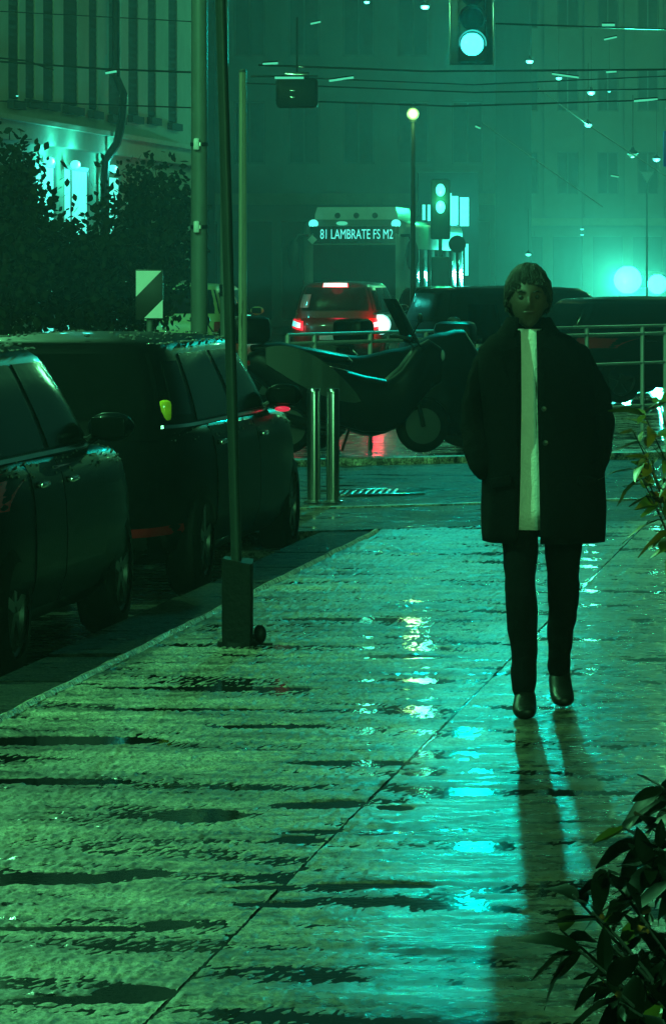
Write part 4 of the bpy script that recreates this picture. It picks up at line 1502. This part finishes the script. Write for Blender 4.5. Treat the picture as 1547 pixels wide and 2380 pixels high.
# ------------------------------------------------------------------ street lighting: unseen luminaires added to light pavement, traffic and haze
def luminaire(x, y, z, power, lab, rad=.12):
    t = thing("unseen_luminaire", lab, "street lamp", (x, y, z), 0, "unseen luminaires over the street")
    MB().rings([[(a * .26, b * .14, zz + .02) for a, b in ((1, 1), (-1, 1), (-1, -1), (1, -1))] for zz in (0, .06)]).build("unseen_luminaire_tray", M_IRON, t)
    MB().box((0, 0, .10), (.3, .16, .09), bev=.02).build("housing", M_IRON, t)
    MB().box((0, 0, .0), (.20, .10, .03), bev=.006).build("diffuser", M_LAMP, t)
    MB().tube([(-8, 0, .5), (0, 0, .15), (8, 0, .5)], .01, 6).build("span_wire", M_CABLE, t)
    lamp("luminaire_light", (0, 0, -.14), power, LAMP_COL, rad, t)


luminaire(4.6, -5.0, 6.6, 5200, "unseen luminaire behind the viewer over the pavement", .45)
luminaire(-6.2, 12.0, 8.6, 4300, "unseen luminaire over the parked cars close to the viewer")
luminaire(-5.4, 22.0, 8.6, 3400, "unseen luminaire over the parked cars by the steel bollards")
luminaire(-3.9, 39.0, 7.4, 500, "unseen luminaire over the scooters and the railing")
luminaire(-5.4, 56.0, 9.6, 600, "unseen luminaire over the street before the stuccoed building")
luminaire(9.5, 80.0, 11.0, 1700, "unseen luminaire over the street by the bus")
luminaire(25.0, 128.0, 13.5, 4200, "unseen luminaire over the far misty street")
luminaire(23.0, 160.0, 15.5, 3600, "last unseen luminaire over the far misty street")


# ------------------------------------------------------------------ trees in front of the building
def leaf_cloud(name, blobs, n, size, m, parent, seed):
    rng = np.random.default_rng(seed)
    vol = np.array([b[1][0] * b[1][1] * b[1][2] for b in blobs]) ** .75
    vol /= vol.sum()
    pick = rng.choice(len(blobs), n, p=vol)
    d = rng.normal(size=(n, 3))
    d /= np.linalg.norm(d, axis=1)[:, None]
    rad = rng.random(n) ** .42 * (1 + .16 * rng.normal(size=n))
    cen = np.array([b[0] for b in blobs])[pick]
    rr = np.array([b[1] for b in blobs])[pick]
    # clumps
    cl = rng.normal(size=(60, 3)) * .16
    p = cen + d * rad[:, None] * rr + cl[rng.integers(0, 60, n)]
    a = rng.normal(size=(n, 3)); a[:, 2] -= .35
    a /= np.linalg.norm(a, axis=1)[:, None]
    b = np.cross(a, rng.normal(size=(n, 3)))
    b /= np.linalg.norm(b, axis=1)[:, None] + 1e-9
    nn = np.cross(a, b)
    ln = size * rng.uniform(.6, 1.35, n)[:, None]
    w = ln * .30
    v = np.empty((n, 6, 3))
    v[:, 0] = p - a * ln * .5
    v[:, 1] = p - a * ln * .1 + b * w - nn * ln * .06
    v[:, 2] = p + a * ln * .2 + b * w * .8 - nn * ln * .06
    v[:, 3] = p + a * ln * .5 - nn * ln * .08
    v[:, 4] = p + a * ln * .2 - b * w * .8 - nn * ln * .06
    v[:, 5] = p - a * ln * .1 - b * w - nn * ln * .06
    base = (np.arange(n) * 6)[:, None]
    f1 = base + np.array([0, 1, 2, 3])
    f2 = base + np.array([0, 3, 4, 5])
    me = bpy.data.meshes.new(name)
    me.from_pydata(v.reshape(-1, 3).tolist(), [], np.concatenate([f1, f2]).tolist())
    me.materials.append(m)
    o = link(name, me, parent)
    o["kind"] = "stuff"
    return o


def tree(label, px, zd, gz, blobs, n, size, seed, trunk_r=.07):
    """blobs in photo units: (px, py, rx, ry)"""
    k = zd / FOC
    base = Vector(((px - 773.5) * k, zd, gz))
    t = thing("small_tree", label, "tree", base, 0, "small trees in front of the lit shop")
    bl = []
    rr = random.Random(seed)
    for (x, y, rx, ry) in blobs:
        c = W(x, y, zd) - base
        c.y += rr.uniform(-.4, .4)
        bl.append(((c.x, c.y, c.z), (rx * k * .82, max(rx, ry) * k * .8, ry * k * .85)))
    top = max(b[0][2] for b in bl)
    mb = MB()
    mb.tube([(0, 0, 0), (.03, 0, top * .35), (-.02, .02, top * .6)], [trunk_r, trunk_r * .8, trunk_r * .6], 10)
    for b in bl:
        mb.tube([(-.01, .01, top * .45), ((b[0][0]) * .5, b[0][1] * .5, (top * .5 + b[0][2]) / 2 + .05), b[0]], [trunk_r * .55, trunk_r * .35, trunk_r * .12], 7)
    mb.build("trunk", M_BARK, t)
    leaf_cloud("crown", bl, n, size, M_LEAF, t, seed)
    return t


tree("bushy dark tree cut by the picture edge, tallest by the lit shop", 10, 45, -.12,
     [(15, 400, 66, 72), (50, 480, 66, 70), (0, 540, 100, 120), (80, 590, 80, 90), (20, 690, 120, 80)], 5200, .105, 11)
tree("low dark tree in front of the middle lit shop window", 190, 46.5, -.12,
     [(190, 590, 80, 66), (150, 640, 90, 90), (230, 650, 80, 90), (180, 710, 120, 60), (262, 585, 45, 60)], 4600, .10, 12)
tree("round topped dark tree between the lit shop window and the grey mast", 350, 48, -.12,
     [(345, 450, 72, 66), (300, 520, 66, 80), (400, 500, 60, 80), (340, 600, 110, 90), (310, 690, 110, 80), (410, 600, 40, 80)], 5600, .10, 13)


# ------------------------------------------------------------------ shrubs beside the pavement, leaf by leaf
def leaf_mesh(name, ln, wd, curl, fold, m, seed):
    rr = random.Random(seed)
    mb = MB()
    n = 5
    mid, le, ri = [], [], []
    for i in range(n + 1):
        t = i / n
        w = wd * (math.sin(PI * min(1, t * .93 + .05)) ** .8) * (1.1 - .35 * t)
        if i == n:
            w = 0.001
        zc = -curl * t * t * ln
        x = ln * t
        mid.append((x, 0, zc - fold * w))
        le.append((x, w, zc + rr.uniform(-.003, .003)))
        ri.append((x, -w, zc + rr.uniform(-.003, .003)))
    o = 0
    vs = mid + le + ri
    fs = []
    for i in range(n):
        fs.append([i, i + 1, n + 1 + i + 1, n + 1 + i])
        fs.append([i, 2 * (n + 1) + i, 2 * (n + 1) + i + 1, i + 1])
    mb.add(vs, fs)
    me = mb.mesh(name, m)
    return me


LEAVES = {}
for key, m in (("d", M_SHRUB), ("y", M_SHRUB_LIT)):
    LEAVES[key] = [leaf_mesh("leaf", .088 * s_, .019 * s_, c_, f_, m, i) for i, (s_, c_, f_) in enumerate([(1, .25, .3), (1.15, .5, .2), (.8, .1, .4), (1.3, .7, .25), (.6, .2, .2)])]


def shrub(label, base, stems, key, nleaf, seed, spread=.09, yfrac=0.0):
    """stems: list of tip points (world); leaves whorl along the outer part of each stem"""
    t = thing("shrub", label, "shrub", base, 0, "shrubs along the pavement")
    rr = random.Random(seed)
    base = Vector(base)
    cnt = 0
    segs = []
    for tip in stems:
        tip = Vector(tip) - base
        midp = Vector((tip.x * .35 + rr.uniform(-.04, .04), tip.y * .35 + rr.uniform(-.04, .04), tip.z * .62))
        root = Vector((rr.uniform(-.05, .05), rr.uniform(-.05, .05), 0))
        pts = []
        for k in range(9):
            u = k / 8
            pts.append(root * (1 - u) ** 2 + midp * 2 * u * (1 - u) + tip * u * u)
        MB().tube(pts, [.011 - .009 * k / 8 for k in range(9)], 6).build("stem", M_BARK, t)
        segs.append(pts)
    per = nleaf // len(segs)
    for pts in segs:
        for i in range(per):
            u = 1 - rr.random() ** 1.5 * .62
            k = min(7, int(u * 8))
            p = pts[k].lerp(pts[k + 1], u * 8 - k)
            dr = (pts[k + 1] - pts[k]).normalized()
            out = Vector((rr.gauss(0, 1), rr.gauss(0, 1), rr.gauss(0, .6)))
            out = (out - dr * out.dot(dr)).normalized()
            ax = (out * 1.0 + dr * rr.uniform(.1, 1.0) + Vector((0, 0, -.25))).normalized()
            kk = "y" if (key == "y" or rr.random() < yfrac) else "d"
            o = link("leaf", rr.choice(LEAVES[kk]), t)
            sc = rr.uniform(.75, 1.2)
            zax = (Vector((rr.gauss(0, .4), rr.gauss(0, .4), 1)) - ax * ax.z).normalized()
            yax = zax.cross(ax).normalized()
            zax = ax.cross(yax)
            mt = Matrix((ax, yax, zax)).transposed().to_4x4()
            o.matrix_local = Matrix.Translation(p) @ mt @ Matrix.Scale(sc, 4)
            cnt += 1
    return t


rs_ = random.Random(5)
# nearest, lowest shrub: dark, fills the lower corner
tips = [W(x, y, zz) for (x, y, zz) in [(1300, 2160, 7.0), (1330, 2080, 7.1), (1375, 2120, 6.9), (1400, 2020, 7.1), (1345, 2210, 6.8), (1420, 2200, 6.9), (1450, 2080, 7.2), (1480, 2270, 6.8), (1500, 2150, 7.0), (1390, 2270, 6.7), (1440, 2330, 6.7), (1540, 2230, 7.0), (1530, 2330, 6.8)]]
shrub("dark low shrub at the bottom corner of the pavement, lowest of three", (0.80, 7.15, 0), tips, "d", 250, 21, yfrac=.05)
tips = [W(x + 48, y + 20, zz) for (x, y, zz) in [(1395, 1900, 8.6), (1440, 1880, 8.7), (1480, 1950, 8.5), (1490, 1810, 8.8), (1520, 1740, 8.9), (1500, 2040, 8.5), (1535, 1880, 8.6), (1545, 1980, 8.6), (1545, 1660, 9.0), (1575, 1780, 8.8), (1590, 1500, 9.0), (1535, 1850, 8.5), (1450, 1990, 8.5)]]
shrub("dark shrub with drooping leaves between the low shrub and the yellow lit one", (1.04, 8.75, 0), tips, "d", 210, 22, yfrac=.06)
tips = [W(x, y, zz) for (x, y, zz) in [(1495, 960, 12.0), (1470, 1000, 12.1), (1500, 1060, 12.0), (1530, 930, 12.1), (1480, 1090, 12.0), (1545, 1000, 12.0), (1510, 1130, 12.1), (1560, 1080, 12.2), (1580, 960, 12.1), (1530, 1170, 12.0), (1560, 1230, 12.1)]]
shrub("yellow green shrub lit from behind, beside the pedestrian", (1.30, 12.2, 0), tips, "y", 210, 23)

# wall lantern standing past the picture edge that warms the shrubs
wl = thing("garden_lantern", "warm lantern on a short post behind the shrubs", "lantern", (2.35, 11.6, 0))
MB().lathe((0, 0, 0), (0, 0, 1), [(0, .07), (.03, .07), (.05, .03), (1.35, .03)], 14).build("post", M_IRON, wl)
MB().ball((0, 0, 1.45), .09, 16, 10).build("globe", M_GLOBE, wl)
MB().lathe((0, 0, 1.52), (0, 0, 1), [(0, .11), (.03, .09), (.08, .02)], 16).build("cap", M_IRON, wl)
lamp("lantern_light", (-.15, 0, 1.45), 26, (.62, 1, .06), .09, wl)

# ------------------------------------------------------------------ drain grate behind the bollards
gr = thing("drain_grate", "slotted iron drain grate in the pavement beside the bollards", "grate", (G(852, 1138).x, G(852, 1138).y, -0.028), math.atan2(ED.y, ED.x))
for i in range(9):
    MB().box((-.24 + i * .06, 0, .006), (.03, .62, .016), rz=-.5, bev=.004).build("bar", M_STEEL, gr)
for sgn in (1, -1):
    MB().box((0, sgn * .34, .007), (.66, .045, .018), bev=.004).build("frame", M_STEEL, gr)


# ------------------------------------------------------------------ pedestrian
def skin_obj(name, pts, edges, radii, root=0, sub=2):
    me = bpy.data.meshes.new(name)
    me.from_pydata([tuple(p) for p in pts], edges, [])
    o = link(name, me)
    md = o.modifiers.new("s", 'SKIN')
    md.use_smooth_shade = True
    sv = me.skin_vertices[0].data
    for i, r in enumerate(radii):
        sv[i].radius = r if isinstance(r, tuple) else (r, r)
        sv[i].use_root = (i == root)
    ss = o.modifiers.new("ss", 'SUBSURF')
    ss.levels = sub
    ss.render_levels = sub
    me2 = eval_mesh(o, name)
    kill(o)
    return me2


def mesh_to_mb(mb, me):
    mb.add([v.co for v in me.vertices], [list(p.vertices) for p in me.polygons])


def remesh(mb, name, m, parent, voxel, smooth=2):
    o = mb.build(name, m, parent)
    md = o.modifiers.new("r", 'REMESH')
    md.mode = 'VOXEL'
    md.voxel_size = voxel
    sm = o.modifiers.new("sm", 'SMOOTH')
    sm.iterations = smooth
    sm.factor = .5
    me = eval_mesh(o, name)
    o.modifiers.clear()
    o.data = me
    bb = bmesh.new()
    bb.from_mesh(me)
    bb.verts.ensure_lookup_table()
    seen, isl = set(), []
    for v in bb.verts:
        if v.index in seen:
            continue
        st, comp = [v], []
        seen.add(v.index)
        while st:
            q_ = st.pop()
            comp.append(q_)
            for e in q_.link_edges:
                w_ = e.other_vert(q_)
                if w_.index not in seen:
                    seen.add(w_.index)
                    st.append(w_)
        isl.append(comp)
    isl.sort(key=len, reverse=True)
    dead = [v for c_ in isl[1:] for v in c_]
    if dead:
        bmesh.ops.delete(bb, geom=dead, context='VERTS')
    bb.to_mesh(me)
    bb.free()
    me.materials.clear()
    me.materials.append(m)
    for p in me.polygons:
        p.use_smooth = True
    return o


def rumple(o, amp, sc, lo=-9, hi=9):
    me = o.data
    for v in me.vertices:
        if lo < v.co.z < hi:
            p = v.co
            k = mnoise.noise(Vector((p.x * sc, p.y * sc, p.z * sc * .55))) + .5 * mnoise.noise(Vector((p.x * sc * 2.3, p.y * sc * 2.3, p.z * sc * 1.5 + 9)))
            v.co = p + v.normal * amp * k
    me.update()


pe = thing("person", "person in a dark open coat over a long pale top walking on the wet pavement", "person", (0.805, 14.98, 0))
HX = -.052        # head and shirt sit a little to the side
# joints (facing -y)
J = {
    'pel': (0.0, .02, .93), 'sp1': (-.01, .02, 1.08), 'sp2': (-.03, .02, 1.24), 'ch': (-.04, .02, 1.37), 'nk': (-.048, .015, 1.455), 'hd': (HX, .0, 1.52),
    'shl': (-.195, .03, 1.395), 'ell': (-.245, .085, 1.12), 'wrl': (-.205, -.035, .915),
    'shr': (.135, .03, 1.395), 'elr': (.225, .075, 1.12), 'wrr': (.185, -.035, .915),
    'hpl': (-.085, .02, .89), 'knl': (-.085, -.10, .50), 'anl': (-.065, -.10, .10), 'tol': (-.075, -.22, .03),
    'hpr': (.085, .02, .89), 'knr': (.09, .05, .50), 'anr': (.085, .31, .145), 'tor': (.095, .20, .040),
}
names = list(J)
ix = {n: i for i, n in enumerate(names)}
E = [('pel', 'sp1'), ('sp1', 'sp2'), ('sp2', 'ch'), ('ch', 'nk'), ('nk', 'hd'), ('ch', 'shl'), ('shl', 'ell'), ('ell', 'wrl'), ('ch', 'shr'), ('shr', 'elr'), ('elr', 'wrr'),
     ('pel', 'hpl'), ('hpl', 'knl'), ('knl', 'anl'), ('anl', 'tol'), ('pel', 'hpr'), ('hpr', 'knr'), ('knr', 'anr'), ('anr', 'tor')]
rad = {'pel': (.13, .10), 'sp1': (.125, .095), 'sp2': (.135, .10), 'ch': (.13, .095), 'nk': .052, 'hd': .05, 'shl': .055, 'ell': .042, 'wrl': .029, 'shr': .055, 'elr': .042, 'wrr': .029,
       'hpl': .082, 'knl': .055, 'anl': .037, 'tol': .03, 'hpr': .082, 'knr': .055, 'anr': .037, 'tor': .03}
bm_ = MB()
mesh_to_mb(bm_, skin_obj("b", [J[n] for n in names], [(ix[a], ix[b]) for a, b in E], [rad[n] for n in names], 0, 1))
# hands, tucked into the coat pockets
for sg, wr in ((-1, J['wrl']), (1, J['wrr'])):
    w = Vector(wr)
    dn = Vector((-.25 * sg, .12, -1)).normalized()
    pts = [w, w + dn * .045, w + dn * .085]
    ed = [(0, 1), (1, 2)]
    rd = [.026, (.036, .018), (.036, .016)]
    for k in range(4):
        off = Vector((0, -.027 + .018 * k, 0))
        l_ = (.070, .078, .073, .056)[k]
        a = w + dn * .085 + off
        i0 = len(pts)
        pts += [a, a + dn * l_ * .5 + Vector((-sg * .006, 0, 0)), a + dn * l_ * .9 + Vector((-sg * .022, 0, 0))]
        ed += [(2, i0), (i0, i0 + 1), (i0 + 1, i0 + 2)]
        rd += [.0095, .009, .008]
    i0 = len(pts)
    th = w + dn * .035 + Vector((0, -.034, 0))
    pts += [th, th + dn * .035 + Vector((-sg * .008, -.016, 0)), th + dn * .06 + Vector((-sg * .014, -.018, 0))]
    ed += [(1, i0), (i0, i0 + 1), (i0 + 1, i0 + 2)]
    rd += [.013, .011, .009]
    mesh_to_mb(bm_, skin_obj("h", pts, ed, rd, 0, 1))


# head: a shaped ball with brow, nose, lips, chin and ears
HC = Vector((HX, -.015, 1.605))
def head_pt(th, ph):
    x, y, z_ = math.sin(th) * math.sin(ph), -math.sin(th) * math.cos(ph), math.cos(th)      # ph=0 faces -y
    p = Vector((x * .074, y * .094, z_ * .118))
    if z_ < 0:
        p.x *= 1 - .30 * (-z_) ** 1.4
        p.y *= 1 - .10 * (-z_)
    if y < 0:
        f = max(0, -y)
        g = lambda cx, cz, sx, sz: math.exp(-((p.x - cx) / sx) ** 2 - ((p.z - cz) / sz) ** 2) * f
        p.y -= .024 * g(0, -.026, .012, .016) + .012 * g(0, -.004, .009, .022)
        p.y += .011 * g(.030, .004, .016, .012) + .011 * g(-.030, .004, .016, .012)
        p.y -= .006 * g(0, .028, .045, .010)
        p.y -= .007 * g(0, -.060, .020, .007) + .007 * g(0, -.096, .022, .014)
        p.y += .004 * g(0, -.0535, .022, .003)
    return HC + p
bm_.grid(lambda u, v: head_pt(.02 + (PI - .04) * u, 2 * PI * v), 40, 60)
for sg in (1, -1):
    bm_.ball(HC + Vector((sg * .076, .010, -.012)), (.010, .018, .030), 12, 8)
hb_ = MB()
hb_.ball(HC + Vector((0, .012, .0)), (.066, .078, .10), 24, 14)
mesh_to_mb_v = hb_
bm_.add(hb_.v, hb_.f)
body = remesh(bm_, "body", M_SKIN, pe, .0075, 2)
for sg in (1, -1):
    ey = MB().ball(HC + Vector((sg * .030, -.0765, .004)), (.0125, .010, .0095), 14, 9).build("eye", mat("eye_white", (.05, .045, .042), .5, spec=.2), pe)
    MB().ball(HC + Vector((sg * .030, -.0850, .004)), (.0052, .003, .0055), 12, 7).build("iris", M_BLACK, ey)

for sg in (1, -1):
    MB().tube([HC + Vector((sg * .014, -.0935, .022)), HC + Vector((sg * .031, -.0900, .028)), HC + Vector((sg * .046, -.0790, .022))], [.003, .004, .002], 6).build("eyebrow", M_HAIR, pe)
MB().tube([HC + Vector((x, -.0985 + 9 * x * x, -.0535)) for x in (-.022, -.012, 0, .012, .022)], [.002, .0042, .005, .0042, .002], 7).build("lips", mat("lip_skin", (.07, .03, .028), .45), pe)

# hair: a cap with a fringe and fuller sides
def hair_pt(th, ph):
    x, y, z_ = math.sin(th) * math.sin(ph), -math.sin(th) * math.cos(ph), math.cos(th)
    nz_ = mnoise.noise(Vector((x * 6, y * 6, z_ * 6))) * .006
    return HC + Vector((x * (.085 + nz_), .012 + y * (.099 + nz_), .006 + z_ * (.124 + nz_)))
hm = MB()
def hair_fn(u, v):
    ph = 2 * PI * v
    front = (1 + math.cos(ph)) / 2
    side = abs(math.sin(ph))
    end = lerp(2.25, 1.08, front ** 1.6) + .06 * math.sin(ph * 11)
    p = hair_pt(.02 + end * u, ph)
    return p
hm.grid(hair_fn, 20, 64)
ho = hm.build("hair", M_HAIR, pe)
sd = ho.modifiers.new("s", 'SOLIDIFY')
sd.thickness = .012
sd.offset = -1

lk = MB()
rh = random.Random(6)
for q in range(420):
    v = rh.random()
    ph = 2 * PI * v
    front = (1 + math.cos(ph)) / 2
    end = lerp(2.25, 1.12, front ** 1.6)
    u0 = rh.random() ** .7
    ln = rh.uniform(.18, .42)
    pts = []
    for k in range(5):
        th_ = min(.05 + end * (u0 + (1.05 - u0) * ln * k / 4 * 2.2), end + .25)
        p = hair_pt(th_, ph + .18 * (k / 4) * math.sin(q))
        n_ = (p - HC).normalized()
        pts.append(p + n_ * (.003 + .004 * math.sin(PI * k / 4)))
    lk.tube(pts, [.0045, .005, .0045, .003, .0008], 5)
lo_ = lk.build("hair_lock", M_HAIR, ho)
lo_["kind"] = "stuff"

# trousers
tr = MB()
tn = ['pel', 'hpl', 'knl', 'anl', 'hpr', 'knr', 'anr']
tix = {n: i for i, n in enumerate(tn)}
mesh_to_mb(tr, skin_obj("t", [(Vector(J[n]) - Vector((0, 0, .045 if n[:2] == "an" else 0))) for n in tn], [(tix[a], tix[b]) for a, b in (('pel', 'hpl'), ('hpl', 'knl'), ('knl', 'anl'), ('pel', 'hpr'), ('hpr', 'knr'), ('knr', 'anr'))],
                         [(.128, .098), .094, .066, .050, .094, .064, .050], 0, 2))
rumple(remesh(tr, "trousers", M_TROUSER, pe, .010, 2), .012, 11)
# shoes
for an, to_ in (('anl', 'tol'), ('anr', 'tor')):
    a, b = Vector(J[an]), Vector(J[to_])
    dr = (b - a); dr2 = Vector((dr.x, dr.y, 0)).normalized()
    if an == 'anl':
        heel, ball_, toe = Vector((a.x, a.y + .06, .035)), Vector((b.x, b.y + .03, .035)), Vector((b.x, b.y - .06, .032))
    else:
        heel, ball_, toe = Vector((a.x, a.y + .06, .125)), Vector((b.x, b.y + .0, .045)), Vector((b.x, b.y - .075, .035))
    me = skin_obj("sh", [a + Vector((0, 0, .03)), a + Vector((0, 0.01, -.02)), heel, ball_, toe], [(0, 1), (1, 2), (1, 3), (3, 4)], [.042, .044, .040, (.054, .036), (.040, .024)], 0, 2)
    sh = MB()
    mesh_to_mb(sh, me)
    so = remesh(sh, "shoe", M_SHOE, pe, .008, 1)
    zmin = min(v.co.z for v in so.data.vertices)
    if an == 'anl':
        so.location.z = -zmin + .001
    else:
        so.location.z = -zmin + .004

# long pale top
def torso_ring(z, wx, wy, cx, cy, n=40, a0=0, a1=2 * PI, ex=2.4):
    r = []
    for k in range(n):
        a = a0 + (a1 - a0) * k / (n if a1 - a0 > 6.2 else n - 1)
        x, y = math.sin(a), -math.cos(a)
        r.append(Vector((cx + wx * math.copysign(abs(x) ** (2 / ex), x), cy + wy * math.copysign(abs(y) ** (2 / ex), y), z)))
    return r
sprof = [(1.485, .060, .060, -.048, .010), (1.465, .075, .068, -.047, .012), (1.43, .135, .085, -.042, .018), (1.36, .165, .108, -.036, .02), (1.2, .165, .118, -.02, .02), (1.05, .158, .118, -.008, .02),
         (.92, .172, .140, .0, .018), (.80, .180, .150, .0, .015), (.715, .184, .154, .0, .015)]
sm_ = MB().rings([torso_ring(z, a, b, c, d) for z, a, b, c, d in sprof], cap=False)
so = sm_.build("long_top", M_SHIRT, pe)
sd = so.modifiers.new("s", 'SOLIDIFY')
sd.thickness = .006

# coat: open in front, with collar, sleeves and pocket flaps
cprof = [(1.475, .085, .082, -.046, .015), (1.445, .150, .098, -.040, .02), (1.40, .198, .118, -.032, .022), (1.32, .212, .132, -.022, .022), (1.18, .205, .138, -.008, .022), (1.05, .205, .142, .004, .022),
         (.93, .222, .165, .010, .02), (.80, .228, .176, .012, .018), (.70, .226, .180, .012, .018), (.665, .224, .180, .012, .018)]
cm = MB()
rs = []
rw = random.Random(8)
for i, (z, a, b, c, d) in enumerate(cprof):
    shift = (HX - c)                       # opening follows the pale strip
    half = .030 + .012 * min(1, max(0, (1.2 - z) / .5))
    s0 = math.asin(max(-1, min(1, (shift + half) / a)) ) if False else None
    r = []
    n = 56
    # solve opening angles on the superellipse: x = a*sin^(2/ex)
    ex = 2.4
    def ang(xo):
        q = max(-.95, min(.95, xo / a))
        return math.copysign(math.asin(abs(q) ** (ex / 2)), q)
    aR, aL = ang(shift + half), ang(shift - half)
    r = torso_ring(z, a, b, c, d, n, aR, 2 * PI + aL, ex)
    for k, p in enumerate(r):
        wv = .006 * math.sin(k * .9 + i * .5) * min(1, max(0, (1.3 - z) / .5))
        p.y += wv
        p.x += wv * .6
    rs.append(r)
cm.rings(rs, cap=False, closed=False)
co = cm.build("coat", M_COAT, pe)
sd = co.modifiers.new("s", 'SOLIDIFY')
sd.thickness = .014
sd.offset = 1
for a, b, c in (('shl', 'ell', 'wrl'), ('shr', 'elr', 'wrr')):
    sg = -1 if a == 'shl' else 1
    A_, B_, C_ = Vector(J[a]) + Vector((-sg * .012, 0, 0)), Vector(J[b]) + Vector((sg * .012, 0, 0)), Vector(J[c]) + Vector((0, 0, -.01))
    me = skin_obj("sl", [A_ + Vector((-sg * .05, 0, -.01)), A_, A_.lerp(B_, .5) + Vector((sg * .014, .01, 0)), B_, B_.lerp(C_, .5) + Vector((sg * .012, 0, 0)), C_], [(i, i + 1) for i in range(5)], [.062, .074, .068, .064, .060, .056], 0, 2)
    sl = MB()
    mesh_to_mb(sl, me)
    rumple(remesh(sl, "sleeve", M_COAT, co, .011, 1), .014, 13)
    MB().box(Vector((sg * .165 + .005, -.128, .90)), (.085, .022, .04), rot=Matrix.Rotation(sg * .30, 4, 'Z') @ Matrix.Rotation(sg * .2, 4, 'Y'), bev=.006).build("pocket_flap", M_COAT, co)
# collar
rs = []
for (z, a, b) in ((1.44, .115, .095), (1.50, .090, .086), (1.53, .085, .084), (1.50, .102, .098), (1.455, .135, .108)):
    rs.append(torso_ring(z, a, b, -.048, .014, 36, .42, 2 * PI - .42))
MB().rings(rs, cap=False, closed=False).build("collar", M_COAT, co)
for q in range(4):
    MB().lathe((HX + .055 + .006 * q, -.118 - .012 * q, 1.18 - .13 * q), (0, -1, 0), [(0, .011), (.012, .010), (.014, .001)], 12).build("button", M_BLACK, co)
# lapels
for sg in (1, -1):
    x0 = HX + sg * .034
    lp = [(x0, -.100, 1.20), (x0 + sg * .012, -.098, 1.42), (x0 + sg * .075, -.092, 1.40), (x0 + sg * .062, -.108, 1.33)]
    MB().prism(lp, (0, -.012, 0)).build("lapel", M_COAT, co)

# ------------------------------------------------------------------ haze
hzb = MB().box((0, 145, 17.4), (880, 530, 37.2)).build("haze", None, None, False)
hzb["kind"] = "stuff"
hm_ = bpy.data.materials.new("haze")
hm_.use_nodes = True
hm_.node_tree.nodes.clear()
ho_ = hm_.node_tree.nodes.new("ShaderNodeOutputMaterial")
hv = hm_.node_tree.nodes.new("ShaderNodeVolumePrincipled")
hv.inputs["Color"].default_value = (0.9, 0.9, 0.9, 1)
hv.inputs["Density"].default_value = HAZE_DENSITY
hv.inputs["Anisotropy"].default_value = 0.72
hm_.node_tree.links.new(hv.outputs[0], ho_.inputs["Volume"])
hzb.data.materials.append(hm_)
